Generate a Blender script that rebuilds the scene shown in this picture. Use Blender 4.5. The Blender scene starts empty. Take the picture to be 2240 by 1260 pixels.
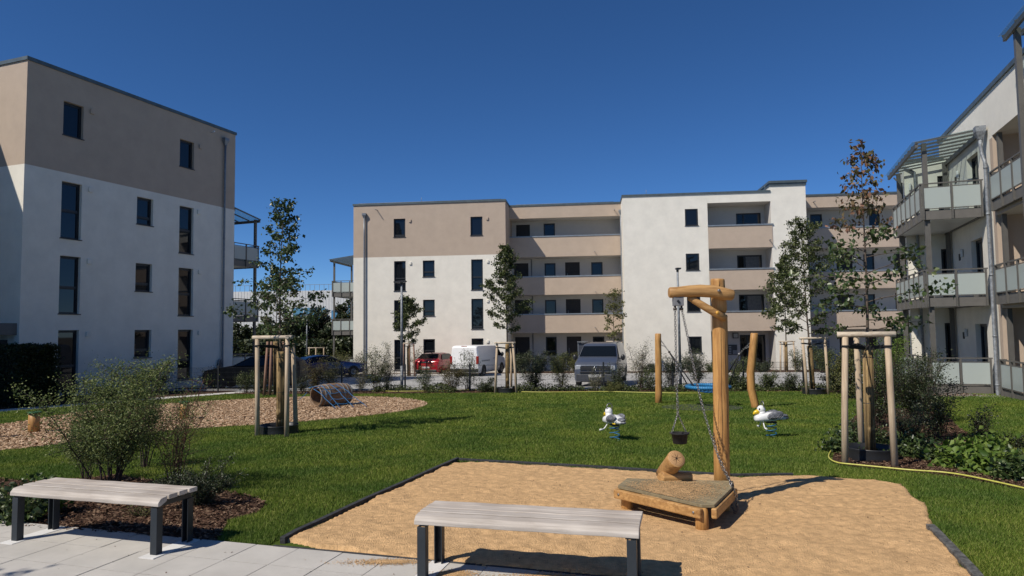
import bpy, bmesh, math, random
import numpy as np
from mathutils import Vector, Matrix, noise
R = math.radians
S = bpy.context.scene
COL = S.collection

# ------------------------------------------------------------------ camera
FPX, CXP, CYP = 1493.0, 1120.0, 630.0        # 24 mm equivalent, photo 2240 x 1260
CAMZ, PITCH, ROLL = 1.75, math.atan(91/1493.0), 0.0121
_p, _r = PITCH, ROLL
FWD = Vector((0, math.cos(_p), math.sin(_p)))
UP0 = Vector((0, -math.sin(_p), math.cos(_p)))
RT = Vector((1, 0, 0))*math.cos(_r) - UP0*math.sin(_r)
UPV = UP0*math.cos(_r) + Vector((1, 0, 0))*math.sin(_r)
CAMLOC = Vector((0, 0, CAMZ))
cd = bpy.data.cameras.new('camera'); cam = bpy.data.objects.new('camera', cd); COL.objects.link(cam)
cd.sensor_width = 36; cd.lens = 36*FPX/2240; cd.clip_start = 0.05; cd.clip_end = 3000
M3 = Matrix((RT, UPV, -FWD)).transposed()
cam.matrix_world = Matrix.Translation(CAMLOC) @ M3.to_4x4()
S.camera = cam
S.render.resolution_x = 1024; S.render.resolution_y = 576

# ------------------------------------------------------------------ world, sun
w = bpy.data.worlds.new('World'); S.world = w; w.use_nodes = True
nt = w.node_tree; nt.nodes.clear()
sky = nt.nodes.new('ShaderNodeTexSky'); sky.sky_type = 'NISHITA'; sky.sun_disc = False
SEL, SAZ = R(47), R(53)
sky.sun_elevation = SEL; sky.sun_rotation = R(180)+SAZ; sky.altitude = 0
sky.air_density = 0.6; sky.dust_density = 0.0; sky.ozone_density = 10.0
bg = nt.nodes.new('ShaderNodeBackground'); bg.inputs['Strength'].default_value = 0.108
ou = nt.nodes.new('ShaderNodeOutputWorld')
hs = nt.nodes.new('ShaderNodeHueSaturation'); hs.inputs['Saturation'].default_value = 1.08
nt.links.new(sky.outputs[0], hs.inputs['Color']); nt.links.new(hs.outputs[0], bg.inputs[0]); nt.links.new(bg.outputs[0], ou.inputs[0])
sl = bpy.data.lights.new('sun', 'SUN'); sl.energy = 5.0; sl.angle = R(0.53); sl.color = (1.0, 0.93, 0.83)
so = bpy.data.objects.new('sun', sl); COL.objects.link(so)
SUN = Vector((-math.sin(SAZ)*math.cos(SEL), -math.cos(SAZ)*math.cos(SEL), math.sin(SEL)))
so.rotation_euler = SUN.to_track_quat('Z', 'Y').to_euler(); so.location = (0, 0, 30)
S.view_settings.view_transform = 'Standard'; S.view_settings.look = 'None'
S.view_settings.exposure = -0.06; S.view_settings.gamma = 1
S.render.engine = 'CYCLES'
S.cycles.max_bounces = 6; S.cycles.transparent_max_bounces = 12

# ------------------------------------------------------------------ ground profile and pixel helpers
def gz(y): return 0.0 if y < 6 else (-.03*(y-6) if y < 52 else -1.38)
def ray(px, py): return FWD + RT*((px-CXP)/FPX) - UPV*((py-CYP)/FPX)
def at(px, py, Y):
    d = ray(px, py); return CAMLOC + d*(Y/d.y)
def gnd(px, py, dz=0.0):
    d = ray(px, py); t = 3.0
    for _ in range(60):
        p = CAMLOC + d*t
        t = (gz(p.y)+dz-CAMZ)/d.z
    return CAMLOC + d*t
def gp(*pts): return [tuple(gnd(a, b))[:2] for a, b in pts]

class Frame:
    def __init__(s, ox, oy, ang):
        s.o = Vector((ox, oy, 0)); s.a = ang
        s.e1 = Vector((math.cos(ang), math.sin(ang), 0)); s.e2 = Vector((-math.sin(ang), math.cos(ang), 0))
    def loc(s, p):
        q = Vector(p)-s.o; return Vector((q.dot(s.e1), q.dot(s.e2), q.z))
    def wor(s, p): return s.o + s.e1*p[0] + s.e2*p[1] + Vector((0, 0, p[2] if len(p) > 2 else 0))
    def hit(s, px, py, ax, d):
        r = ray(px, py); c = s.loc(CAMLOC); rl = Vector((r.dot(s.e1), r.dot(s.e2), r.z))
        t = (d-c[ax])/rl[ax]; return c + rl*t

# ------------------------------------------------------------------ materials
MATS = {}
def mat(name, col, rough=.7, var=.12, scale=8., bump=0., bscale=60., metal=0., spec=.5, col2=None, trans=0., alpha=1., coat=0., stretch=None, detail=6.):
    if name in MATS: return MATS[name]
    m = bpy.data.materials.new(name); m.use_nodes = True; n = m.node_tree.nodes; l = m.node_tree.links
    b = n['Principled BSDF']; b.inputs['Roughness'].default_value = rough; b.inputs['Metallic'].default_value = metal
    b.inputs['Specular IOR Level'].default_value = spec; b.inputs['Coat Weight'].default_value = coat
    b.inputs['Transmission Weight'].default_value = trans; b.inputs['Alpha'].default_value = alpha
    tc = n.new('ShaderNodeTexCoord'); mp = n.new('ShaderNodeMapping'); l.new(tc.outputs['Object'], mp.inputs[0])
    if stretch: mp.inputs['Scale'].default_value = stretch
    c2 = col2 or tuple(c*(1-var*1.6) for c in col)
    c1 = col if col2 else tuple(min(1, c*(1+var)) for c in col)
    nz = n.new('ShaderNodeTexNoise'); nz.inputs['Scale'].default_value = scale; nz.inputs['Detail'].default_value = detail
    nz.inputs['Roughness'].default_value = .65
    l.new(mp.outputs[0], nz.inputs['Vector'])
    cr = n.new('ShaderNodeValToRGB'); cr.color_ramp.elements[0].position = .32; cr.color_ramp.elements[1].position = .68
    cr.color_ramp.elements[0].color = (*c2, 1); cr.color_ramp.elements[1].color = (*c1, 1)
    l.new(nz.outputs['Fac'], cr.inputs[0]); l.new(cr.outputs[0], b.inputs['Base Color'])
    if bump:
        n2 = n.new('ShaderNodeTexNoise'); n2.inputs['Scale'].default_value = bscale; n2.inputs['Detail'].default_value = 5
        l.new(mp.outputs[0], n2.inputs['Vector'])
        bp = n.new('ShaderNodeBump'); bp.inputs['Strength'].default_value = bump; bp.inputs['Distance'].default_value = .02
        l.new(n2.outputs['Fac'], bp.inputs['Height']); l.new(bp.outputs[0], b.inputs['Normal'])
    MATS[name] = m; return m

def leafmat(name, cols, rough=.5, trans=.25, spec=.4):
    """many small faces, each island its own tint; a little light passes through"""
    m = bpy.data.materials.new(name); m.use_nodes = True; n = m.node_tree.nodes; l = m.node_tree.links
    b = n['Principled BSDF']; b.inputs['Roughness'].default_value = rough; b.inputs['Specular IOR Level'].default_value = spec
    g = n.new('ShaderNodeNewGeometry'); cr = n.new('ShaderNodeValToRGB')
    e = cr.color_ramp.elements
    while len(e) < len(cols): e.new(.5)
    for i, c in enumerate(cols): e[i].position = i/(len(cols)-1); e[i].color = (*c, 1)
    l.new(g.outputs['Random Per Island'], cr.inputs[0]); l.new(cr.outputs[0], b.inputs['Base Color'])
    tr = n.new('ShaderNodeBsdfTranslucent'); l.new(cr.outputs[0], tr.inputs[0])
    mx = n.new('ShaderNodeMixShader'); mx.inputs[0].default_value = trans
    l.new(b.outputs[0], mx.inputs[1]); l.new(tr.outputs[0], mx.inputs[2]); l.new(mx.outputs[0], n['Material Output'].inputs[0])
    MATS[name] = m; return m

def woodmat(name, c1, c2, rough=.6, along='z', sc=1.0, bump=.25, island=0):
    m = bpy.data.materials.new(name); m.use_nodes = True; n = m.node_tree.nodes; l = m.node_tree.links
    b = n['Principled BSDF']; b.inputs['Roughness'].default_value = rough; b.inputs['Specular IOR Level'].default_value = .3
    tc = n.new('ShaderNodeTexCoord'); mp = n.new('ShaderNodeMapping'); l.new(tc.outputs['Object'], mp.inputs[0])
    s = {'x': (1.2, 22, 22), 'y': (22, 1.2, 22), 'z': (22, 22, 1.2)}[along]
    mp.inputs['Scale'].default_value = tuple(v*sc for v in s)
    nz = n.new('ShaderNodeTexNoise'); nz.inputs['Scale'].default_value = 1.6; nz.inputs['Detail'].default_value = 8; nz.inputs['Roughness'].default_value = .7
    nz.inputs['Distortion'].default_value = .6
    l.new(mp.outputs[0], nz.inputs['Vector'])
    cr = n.new('ShaderNodeValToRGB'); cr.color_ramp.elements[0].position = .3; cr.color_ramp.elements[1].position = .66
    cr.color_ramp.elements[0].color = (*c2, 1); cr.color_ramp.elements[1].color = (*c1, 1)
    l.new(nz.outputs['Fac'], cr.inputs[0])
    n3 = n.new('ShaderNodeTexNoise'); n3.inputs['Scale'].default_value = 2.3; l.new(tc.outputs['Object'], n3.inputs['Vector'])
    mxx = n.new('ShaderNodeMix'); mxx.data_type = 'RGBA'; mxx.blend_type = 'MULTIPLY'; mxx.inputs[0].default_value = .5
    c3 = n.new('ShaderNodeValToRGB'); c3.color_ramp.elements[0].color = (.62, .58, .55, 1); c3.color_ramp.elements[1].color = (1, 1, 1, 1)
    c3.color_ramp.elements[0].position = .35; c3.color_ramp.elements[1].position = .6
    l.new(n3.outputs['Fac'], c3.inputs[0]); l.new(cr.outputs[0], mxx.inputs[6]); l.new(c3.outputs[0], mxx.inputs[7])
    l.new(mxx.outputs[2], b.inputs['Base Color'])
    bp = n.new('ShaderNodeBump'); bp.inputs['Strength'].default_value = bump; bp.inputs['Distance'].default_value = .004
    l.new(nz.outputs['Fac'], bp.inputs['Height']); l.new(bp.outputs[0], b.inputs['Normal'])
    if island:
        g = n.new('ShaderNodeNewGeometry'); ci = n.new('ShaderNodeValToRGB'); ci.color_ramp.elements[0].color = (island, island, island, 1); ci.color_ramp.elements[1].color = (1.05, 1.03, 1, 1)
        m5 = n.new('ShaderNodeMix'); m5.data_type = 'RGBA'; m5.blend_type = 'MULTIPLY'; m5.inputs[0].default_value = 1
        l.new(g.outputs['Random Per Island'], ci.inputs[0]); l.new(mxx.outputs[2], m5.inputs[6]); l.new(ci.outputs[0], m5.inputs[7]); l.new(m5.outputs[2], b.inputs['Base Color'])
    MATS[name] = m; return m

def glassmat(name, col, rough=.03, mix=.0, spec=.9):
    m = bpy.data.materials.new(name); m.use_nodes = True; b = m.node_tree.nodes['Principled BSDF']
    b.inputs['Base Color'].default_value = (*col, 1); b.inputs['Roughness'].default_value = rough
    b.inputs['Specular IOR Level'].default_value = spec
    if mix:
        n = m.node_tree.nodes; l = m.node_tree.links
        t = n.new('ShaderNodeBsdfTransparent'); t.inputs[0].default_value = (.86, .93, .92, 1)
        mx = n.new('ShaderNodeMixShader'); mx.inputs[0].default_value = mix
        l.new(b.outputs[0], mx.inputs[1]); l.new(t.outputs[0], mx.inputs[2]); l.new(mx.outputs[0], n['Material Output'].inputs[0])
    MATS[name] = m; return m

WHITE = mat('plaster_white', (.77, .735, .645), .92, .05, 1.1, .5, 110, spec=.15)
BEIGE = mat('plaster_beige', (.465, .375, .295), .92, .04, 1.3, .5, 130, spec=.15)
PINK = mat('plaster_sand', (.48, .385, .30), .92, .04, 1.3, .5, 130, spec=.15)
SOFFIT = mat('soffit_paint', (.55, .52, .48), .9, .03, 2)
CAP = mat('zinc_cap', (.10, .125, .13), .45, .15, 3, metal=.3)
CAPL = mat('zinc_cap_light', (.26, .29, .31), .4, .12, 3, metal=.4)
ZINC = mat('galvanised', (.24, .26, .28), .6, .3, 14, metal=.3)
ZINCP = mat('zinc_pipe', (.20, .22, .24), .45, .12, 8, metal=.4)
ANTH = mat('anthracite_frame', (.016, .018, .021), .45, .1, 5)
DOORM = mat('door_brown', (.022, .018, .016), .6, .2, 5)
STEEL = mat('balcony_steel', (.115, .11, .10), .5, .08, 5, metal=.15)
FASC = mat('balcony_fascia', (.125, .118, .108), .55, .06, 5)
GLASSD = glassmat('window_glass', (.006, .008, .011), .02, spec=.5)
FROST = leafmat('frosted_glass', [(.52, .585, .565), (.56, .62, .60)], .25, .35, .6)
CGLASS = glassmat('canopy_glass', (.42, .48, .48), .1, .82, .4)
BLACKP = mat('black_plastic', (.018, .019, .021), .42, .2, 9)
RUBBER = mat('black_rubber', (.012, .012, .012), .8, .3, 12)
WOODP = woodmat('robinia_oiled', (.60, .335, .115), (.27, .12, .035), .5, 'z')
WOODX = woodmat('robinia_oiled_lying', (.58, .34, .13), (.25, .12, .04), .55, 'x')
WOODS = woodmat('stake_wood', (.60, .48, .34), (.34, .25, .165), .75, 'z')
WOODSR = woodmat('stake_wood_red', (.33, .20, .14), (.18, .10, .07), .75, 'z')
WOODB = woodmat('bench_slat_wood', (.74, .68, .61), (.40, .35, .30), .65, 'x', .9, .35, island=.62)
WOODD = woodmat('deck_wood', (.36, .30, .18), (.20, .165, .10), .75, 'x', island=.7)
WOODE = woodmat('end_grain', (.50, .27, .10), (.22, .10, .04), .8, 'y', .5)
REED = woodmat('reed_mat', (.62, .45, .22), (.17, .10, .04), .8, 'z', 2.2, .9, island=.35)
BARK = mat('bark', (.10, .075, .055), .85, .3, 30, .5, 60)
STEM = mat('shrub_stem', (.06, .035, .028), .8, .3, 30)
STEMR = mat('shrub_stem_red', (.13, .055, .04), .8, .3, 30)
ASPH = mat('asphalt', (.42, .415, .40), .9, .12, 1.2, .4, 220, spec=.2)
CONC = mat('concrete_slab', (.55, .53, .49), .85, .1, 4, .3, 120)
SOIL = mat('far_ground', (.14, .12, .08), .95, .3, 2)
BLUE = mat('blue_steel', (.018, .13, .26), .4, .1, 8)
ROPEB = mat('blue_rope', (.02, .14, .33), .75, .2, 60, .5, 200)
ROPEK = mat('black_rope', (.012, .013, .014), .8, .2, 60)
CHAIN = mat('chain_steel', (.30, .29, .28), .35, .2, 20, metal=.8)
CHAIND = mat('chain_dark', (.10, .085, .07), .5, .3, 20, metal=.6)

# ------------------------------------------------------------------ mesh builder
class MB:
    def __init__(s): s.v = []; s.f = []; s.sm = []
    def quad(s, a, b, c, d, sm=False):
        i = len(s.v); s.v += [tuple(a), tuple(b), tuple(c), tuple(d)]; s.f.append((i, i+1, i+2, i+3)); s.sm.append(sm)
    def poly(s, pts, sm=False):
        i = len(s.v); s.v += [tuple(p) for p in pts]; s.f.append(tuple(range(i, i+len(pts)))); s.sm.append(sm)
    def box(s, x0, x1, y0, y1, z0, z1, T=None):
        p = [(x0, y0, z0), (x1, y0, z0), (x1, y1, z0), (x0, y1, z0), (x0, y0, z1), (x1, y0, z1), (x1, y1, z1), (x0, y1, z1)]
        if T is not None: p = [tuple(T @ Vector(q)) if isinstance(T, Matrix) else tuple(T(*q)) for q in p]
        i = len(s.v); s.v += p
        for f in ((3, 2, 1, 0), (4, 5, 6, 7), (0, 1, 5, 4), (1, 2, 6, 5), (2, 3, 7, 6), (3, 0, 4, 7)):
            s.f.append(tuple(i+k for k in f)); s.sm.append(False)
        return s
    def bar(s, a, b, wx, wz):
        """rectangular bar from a to b"""
        a = Vector(a); b = Vector(b); d = (b-a); L = d.length
        q = d.to_track_quat('X', 'Z').to_matrix().to_4x4()
        return s.box(0, L, -wx/2, wx/2, -wz/2, wz/2, Matrix.Translation(a) @ q)
    def tube(s, pts, rad, n=8, cap=True, sm=True, closed=False, irr=0.0):
        pts = [Vector(p) for p in pts]; m = len(pts)
        if not hasattr(rad, '__len__'): rad = [rad]*m
        base = len(s.v); prev = None
        for i, p in enumerate(pts):
            if closed: t = pts[(i+1) % m]-pts[i-1]
            else: t = pts[min(i+1, m-1)]-pts[max(i-1, 0)]
            t.normalize()
            if prev is None:
                u = t.orthogonal().normalized()
                if abs(t.z) > .9: u = (Vector((1, 0, 0))-t*t.x).normalized()
            else:
                u = (prev - t*prev.dot(t)); u = u.normalized() if u.length > 1e-6 else t.orthogonal().normalized()
            prev = u; v = t.cross(u)
            for k in range(n):
                a = 2*math.pi*k/n; rr = rad[i]
                if irr: rr *= 1+irr*noise.noise(Vector((math.cos(a)*1.5, math.sin(a)*1.5, i*.35+p.x*3)))
                s.v.append(tuple(p+(u*math.cos(a)+v*math.sin(a))*rr))
        rg = m if closed else m-1
        for i in range(rg):
            for k in range(n):
                a = base+i*n+k; b = base+i*n+(k+1) % n; j = (i+1) % m
                s.f.append((a, b, base+j*n+(k+1) % n, base+j*n+k)); s.sm.append(sm)
        if cap and not closed:
            s.f.append(tuple(base+k for k in range(n))[::-1]); s.sm.append(False)
            s.f.append(tuple(base+(m-1)*n+k for k in range(n))); s.sm.append(False)
        return s
    def lathe(s, prof, n=24, T=None, cap=True, sm=True):
        """prof list of (r, z)"""
        base = len(s.v)
        for r, z in prof:
            for k in range(n):
                a = 2*math.pi*k/n; q = Vector((r*math.cos(a), r*math.sin(a), z))
                s.v.append(tuple(T @ q if T else q))
        for i in range(len(prof)-1):
            for k in range(n):
                s.f.append((base+i*n+k, base+i*n+(k+1) % n, base+(i+1)*n+(k+1) % n, base+(i+1)*n+k)); s.sm.append(sm)
        if cap:
            s.f.append(tuple(base+k for k in range(n))[::-1]); s.sm.append(False)
            s.f.append(tuple(base+(len(prof)-1)*n+k for k in range(n))); s.sm.append(False)
        return s
    def prism(s, poly, z0, z1):
        n = len(poly); i = len(s.v)
        s.v += [(x, y, z0) for x, y in poly]+[(x, y, z1) for x, y in poly]
        s.f.append(tuple(i+k for k in range(n))[::-1]); s.sm.append(False)
        s.f.append(tuple(i+n+k for k in range(n))); s.sm.append(False)
        for k in range(n):
            s.f.append((i+k, i+(k+1) % n, i+n+(k+1) % n, i+n+k)); s.sm.append(False)
        return s
    def ellip(s, c, r, n=14, m=9, T=None):
        prof = []
        base = len(s.v)
        for i in range(m+1):
            th = math.pi*i/m
            for k in range(n):
                a = 2*math.pi*k/n
                q = Vector((c[0]+r[0]*math.sin(th)*math.cos(a), c[1]+r[1]*math.sin(th)*math.sin(a), c[2]-r[2]*math.cos(th)))
                s.v.append(tuple(T @ q if T else q))
        for i in range(m):
            for k in range(n):
                s.f.append((base+i*n+k, base+i*n+(k+1) % n, base+(i+1)*n+(k+1) % n, base+(i+1)*n+k)); s.sm.append(True)
        return s
    def build(s, name, material, parent=None, bevel=0, **kw):
        me = bpy.data.meshes.new(name); me.from_pydata(s.v, [], s.f)
        me.polygons.foreach_set('use_smooth', s.sm)
        me.materials.append(material); me.update()
        if len(s.f) < 20000:
            bm = bmesh.new(); bm.from_mesh(me)
            if kw.pop('weld', True): bmesh.ops.remove_doubles(bm, verts=bm.verts, dist=1e-5)
            bmesh.ops.recalc_face_normals(bm, faces=bm.faces); bm.to_mesh(me); bm.free()
        o = bpy.data.objects.new(name, me); COL.objects.link(o)
        if parent: o.parent = parent
        if bevel:
            md = o.modifiers.new('bevel', 'BEVEL'); md.width = bevel; md.segments = 2; md.limit_method = 'ANGLE'; md.angle_limit = R(35)
        return o

def npmesh(name, verts, faces, material, parent=None, smooth=False):
    me = bpy.data.meshes.new(name); nf, k = faces.shape
    me.vertices.add(len(verts)); me.vertices.foreach_set('co', verts.astype(np.float32).ravel())
    me.loops.add(nf*k); me.loops.foreach_set('vertex_index', faces.astype(np.int32).ravel())
    me.polygons.add(nf); me.polygons.foreach_set('loop_start', np.arange(0, nf*k, k, dtype=np.int32))
    me.polygons.foreach_set('loop_total', np.full(nf, k, dtype=np.int32))
    if smooth: me.polygons.foreach_set('use_smooth', np.ones(nf, dtype=bool))
    me.materials.append(material); me.update(calc_edges=True); me.validate()
    o = bpy.data.objects.new(name, me); COL.objects.link(o)
    if parent: o.parent = parent
    return o

def tag(o, label=None, cat=None, group=None, kind=None):
    if label: o['label'] = label
    if cat: o['category'] = cat
    if group: o['group'] = group
    if kind: o['kind'] = kind
    return o
def thing(name, loc, label, cat, rz=0, group=None):
    o = bpy.data.objects.new(name, None); COL.objects.link(o); o.location = loc; o.rotation_euler.z = rz
    o.empty_display_size = .2
    return tag(o, label, cat, group)
def copy_tree(o, parent=None):
    c = o.copy(); COL.objects.link(c)
    if parent: c.parent = parent
    for ch in [x for x in bpy.data.objects if x.parent == o]: copy_tree(ch, c)
    return c
def inpoly(P, poly):
    x, y = P[:, 0], P[:, 1]; r = np.zeros(len(P), bool); n = len(poly); j = n-1
    for i in range(n):
        xi, yi = poly[i]; xj, yj = poly[j]
        c = ((yi > y) != (yj > y)) & (x < (xj-xi)*(y-yi)/(yj-yi+1e-12)+xi); r ^= c; j = i
    return r
def gzv(y): return np.where(y < 6, 0, np.where(y < 52, -.03*(y-6), -1.38))
def smoothpoly(poly, it=2):
    for _ in range(it):
        q = []
        for i in range(len(poly)):
            a = poly[i]; b = poly[(i+1) % len(poly)]
            q += [(a[0]*.75+b[0]*.25, a[1]*.75+b[1]*.25), (a[0]*.25+b[0]*.75, a[1]*.25+b[1]*.75)]
        poly = q
    return poly
def sheet(name, poly, lift, material, kind='structure'):
    bm = bmesh.new(); f = bm.faces.new([bm.verts.new((x, y, 0)) for x, y in poly])
    for yy in (6, 52):
        bmesh.ops.bisect_plane(bm, geom=bm.verts[:]+bm.edges[:]+bm.faces[:], plane_co=(0, yy, 0), plane_no=(0, 1, 0))
    for v in bm.verts: v.co.z = gz(v.co.y)+lift
    bmesh.ops.recalc_face_normals(bm, faces=bm.faces)
    for f in bm.faces:
        if f.normal.z < 0: f.normal_flip()
    me = bpy.data.meshes.new(name); bm.to_mesh(me); bm.free(); me.materials.append(material)
    o = bpy.data.objects.new(name, me); COL.objects.link(o)
    return tag(o, kind=kind)
# ================================================================== GROUND
LAWNM = mat('lawn_soil', (.06, .09, .016), .95, .25, 3, .6, 90, spec=.05)
MULCH = mat('bark_mulch', (.085, .05, .034), .95, .5, 14, 1.0, 70, spec=.1)
SANDM = mat('play_sand', (.64, .41, .205), .95, .17, 14, 1.0, 85, spec=.08)
CHIPB = mat('chip_bed', (.36, .25, .16), .95, .3, 30, .8, 80, spec=.1)
GRAVEL = mat('gravel', (.36, .34, .31), .95, .45, 40, 1.0, 60, spec=.1)

sheet('ground', [(-900, -60), (900, -60), (900, 1500), (-900, 1500)], -.02, SOIL)
FENY = lambda x: 26.6-.112*x                      # line of the mesh fence
sheet('car_park', [(-45, FENY(-45)+.6), (60, FENY(60)+.6), (60, 39.5), (-45, 50)], 0.0, ASPH)
LAWN = [(-24, -4), (22, -4), (16, 19.0), (14.6, 24.0), (10.5, 24.1), (-11.2, 26.6), (-12.4, 24.9), (-15.0, 19.2), (-20, 8)]
sheet('lawn', LAWN, 0.0, LAWNM)
sheet('garden_soil', [(-26, 8), (-15.6, 18.0), (-12.5, 24.7), (-11.4, 26.7), (-12, 32), (-30, 32), (-40, 8)], .004, MULCH)
# footpath beside the left house
pth = [(-20.6, 8), (-15.5, 19.4), (-12.9, 25.0), (-11.3, 28.3), (-10.5, 28.1), (-12.05, 24.7), (-14.6, 19.1), (-19.4, 8)]
sheet('footpath', pth, .012, CONC)
# far kerb and pavement strip in front of the middle house
K = MB()
for y0 in (0,):
    K.box(-34, 34, 0, .12, 0, .1)
kb = K.build('kerb', CONC); kb.location = (0, 43.2, gz(43.2)); kb.rotation_euler.z = R(-6.4); tag(kb, kind='structure')
K = MB(); K.box(-40, 34, 0, .1, 0, .06)
kb = K.build('kerb_near', CONC); kb.location = (0, 27.2, gz(27.2)); kb.rotation_euler.z = R(-6.4); tag(kb, kind='structure')
sheet('planting_strip', [(-11, 44.6), (-3, 43.8), (30, 40.1), (30, 46.5), (-2, 49.5), (-11, 50.5)], .012, MULCH)
# bed along the fence
FB = [(-11.0, 26.7), (-9.0, 25.9), (-6, 25.7), (-2, 25.5), (3, 25.1), (7, 24.6), (10.4, 24.0), (11.6, 21.0), (14.4, 20.8), (14.6, 25.0), (8, 26.3), (0, 27.1), (-8, 28.0), (-11, 28.3)]
sheet('fence_bed', FB, .008, MULCH)
# mulched bed with shrubs at the left bench
LB = gp((-420, 1060), (0, 1048), (100, 1056), (250, 1040), (430, 1065), (560, 1090), (585, 1105), (560, 1125), (500, 1140), (482, 1177))+[(-2.5, 5.83), (-4.39, 6.31), (-8.2, 7.4)]
sheet('shrub_bed', LB, .006, MULCH)
# bed round the right tree
RB = smoothpoly(gp((1812, 1005), (1830, 1020), (1950, 1030), (2090, 1045), (2190, 1065), (2420, 1110), (2460, 1040), (2240, 1000), (2100, 945), (2075, 905), (1960, 890), (1862, 905), (1862, 950)), 2)
sheet('tree_bed', RB, .006, MULCH)
# wood chip area
CH = smoothpoly(gp((-260, 950), (0, 932), (130, 908), (260, 892), (390, 882), (560, 872), (700, 866), (850, 868), (930, 877), (938, 886), (900, 898), (800, 911), (600, 929), (450, 936), (300, 949), (120, 975), (0, 988), (-300, 1010)), 2)
sheet('wood_chip_area', CH, .008, CHIPB)
# gravel strip under the right house
sheet('gravel_strip', [(14.9, 24), (12.3, 21.2), (15.6, 19.6), (13.0, 13), (18, 12), (20, 26)], .010, GRAVEL)
# sand pit
SP = gp((622, 1188), (1000, 1011), (1300, 1028), (1600, 1047), (1760, 1044), (1900, 1053), (1968, 1062), (2010, 1100), (2045, 1142), (2036, 1165), (2085, 1215), (2135, 1270))+[(3.55, 4.1), (1.9, 4.52), (-.77, 5.295)]
def sandz(x, y):
    v = Vector((x, y, 0))
    a = noise.noise(v*1.1)*.012 + noise.noise(v*4.3)*.012 + noise.noise(v*10.5+Vector((3, 1, 0)))*.006 - abs(noise.noise(v*5+Vector((7, 1, 0))))*.016 + noise.noise(v*19)*.0035 + .006
    dd = max(0, 1-math.hypot((x-1.65)/1.1, (y-6.3)/.75))
    return max(gz(y)+.007, gz(y)+.026+a-.03*min(1, dd*2))
g = .022
xs = np.arange(-2.2, 4.95, g); ys = np.arange(3.9, 9.6, g)
X, Y = np.meshgrid(xs, ys); P = np.stack([X.ravel(), Y.ravel()], 1)
# ragged outline: wobble the test point
wob = np.array([[noise.noise(Vector((p[0]*3.1, p[1]*3.1, 5)))*.06, noise.noise(Vector((p[0]*3.1, p[1]*3.1, 9)))*.06] for p in P])
ins = inpoly(P+wob, SP)
Z = np.array([sandz(p[0], p[1]) if i else gz(p[1])-.015 for p, i in zip(P, ins)])
nx, ny = len(xs), len(ys); idx = np.arange(nx*ny).reshape(ny, nx)
F = np.stack([idx[:-1, :-1].ravel(), idx[:-1, 1:].ravel(), idx[1:, 1:].ravel(), idx[1:, :-1].ravel()], 1)
keep = ins[F].sum(1) >= 1; F = F[keep]
used = np.unique(F); rm = -np.ones(nx*ny, int); rm[used] = np.arange(len(used))
V = np.column_stack([P, Z])[used]
tag(npmesh('sand', V, rm[F], SANDM, smooth=True), kind='structure')
# paved terrace : 40 cm slabs, real joints
TA = R(-16.9); T1 = Vector((math.cos(TA), math.sin(TA))); T2 = Vector((-math.sin(TA), math.cos(TA))); TO = Vector((-2.5, 5.83))
sheet('terrace_bedding', [tuple(TO+T1*a+T2*b) for a, b in ((-7, -.01), (9, -.01), (9, -9), (-7, -9))], .003, mat('joint_sand', (.10, .09, .075), .95, .3, 20))
PAV = mat('paving_slab', (.50, .475, .43), .88, .07, 2.2, .35, 260, spec=.2)
pm = MB(); rnd = random.Random(4)
for i in range(-17, 23):
    for j in range(0, 22):
        a0, b1 = i*.4, -j*.4; d = .0035
        zz = .018+rnd.uniform(-.0015, .0015)
        c = [TO+T1*a+T2*b for a, b in ((a0+d, b1-.4+d), (a0+.4-d, b1-.4+d), (a0+.4-d, b1-d), (a0+d, b1-d))]
        pm.prism([tuple(q) for q in c], .002, zz)
tag(pm.build('paved_terrace', PAV, bevel=0), kind='structure')
# dark edging boards of the sand pit
def edging(pts, name, label, h=.055, t=.05, m=None):
    mb = MB(); 
    for a, b in zip(pts[:-1], pts[1:]):
        a3 = Vector((a[0], a[1], gz(a[1])+h-.05)); b3 = Vector((b[0], b[1], gz(b[1])+h-.05)); mb.bar(a3, b3, t, .1)
    return tag(mb.build(name, m or RUBBER, bevel=.004), label, 'edging')
EDM = mat('edging_rubber', (.035, .036, .038), .85, .4, 14, .3, 80)
def dens(pts, k=6):
    o = []
    for a, b in zip(pts[:-1], pts[1:]):
        for i in range(k): o.append((a[0]+(b[0]-a[0])*i/k, a[1]+(b[1]-a[1])*i/k))
    return o+[pts[-1]]
rr = random.Random(2)
def wobl(p, s=.006): return [(x+rr.uniform(-s, s), y+rr.uniform(-s, s)) for x, y in p]
edging(wobl(dens(gp((616, 1190), (800, 1100), (1001, 1009)))), 'sand_pit_edging', 'dark rubber edging between the lawn and the left side of the sand', m=EDM)
edging(wobl(dens(gp((1001, 1009), (1300, 1026), (1600, 1045), (1735, 1043)))), 'sand_pit_edging', 'dark rubber edging along the far side of the sand behind the wooden platform', h=.045, m=EDM)
edging(wobl(dens(gp((2034, 1160), (2085, 1212), (2140, 1275), (2190, 1340)))), 'sand_pit_edging', 'grey worn edging board at the right front of the sand pit', t=.065, m=mat('edging_worn', (.10, .098, .09), .9, .5, 18, .4, 60))
edging([tuple(TO+T1*a) for a in (.56, 3, 6.6)], 'sand_pit_edging', 'low dark edging strip between the paving slabs and the sand', h=.026, t=.02, m=EDM)

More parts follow.
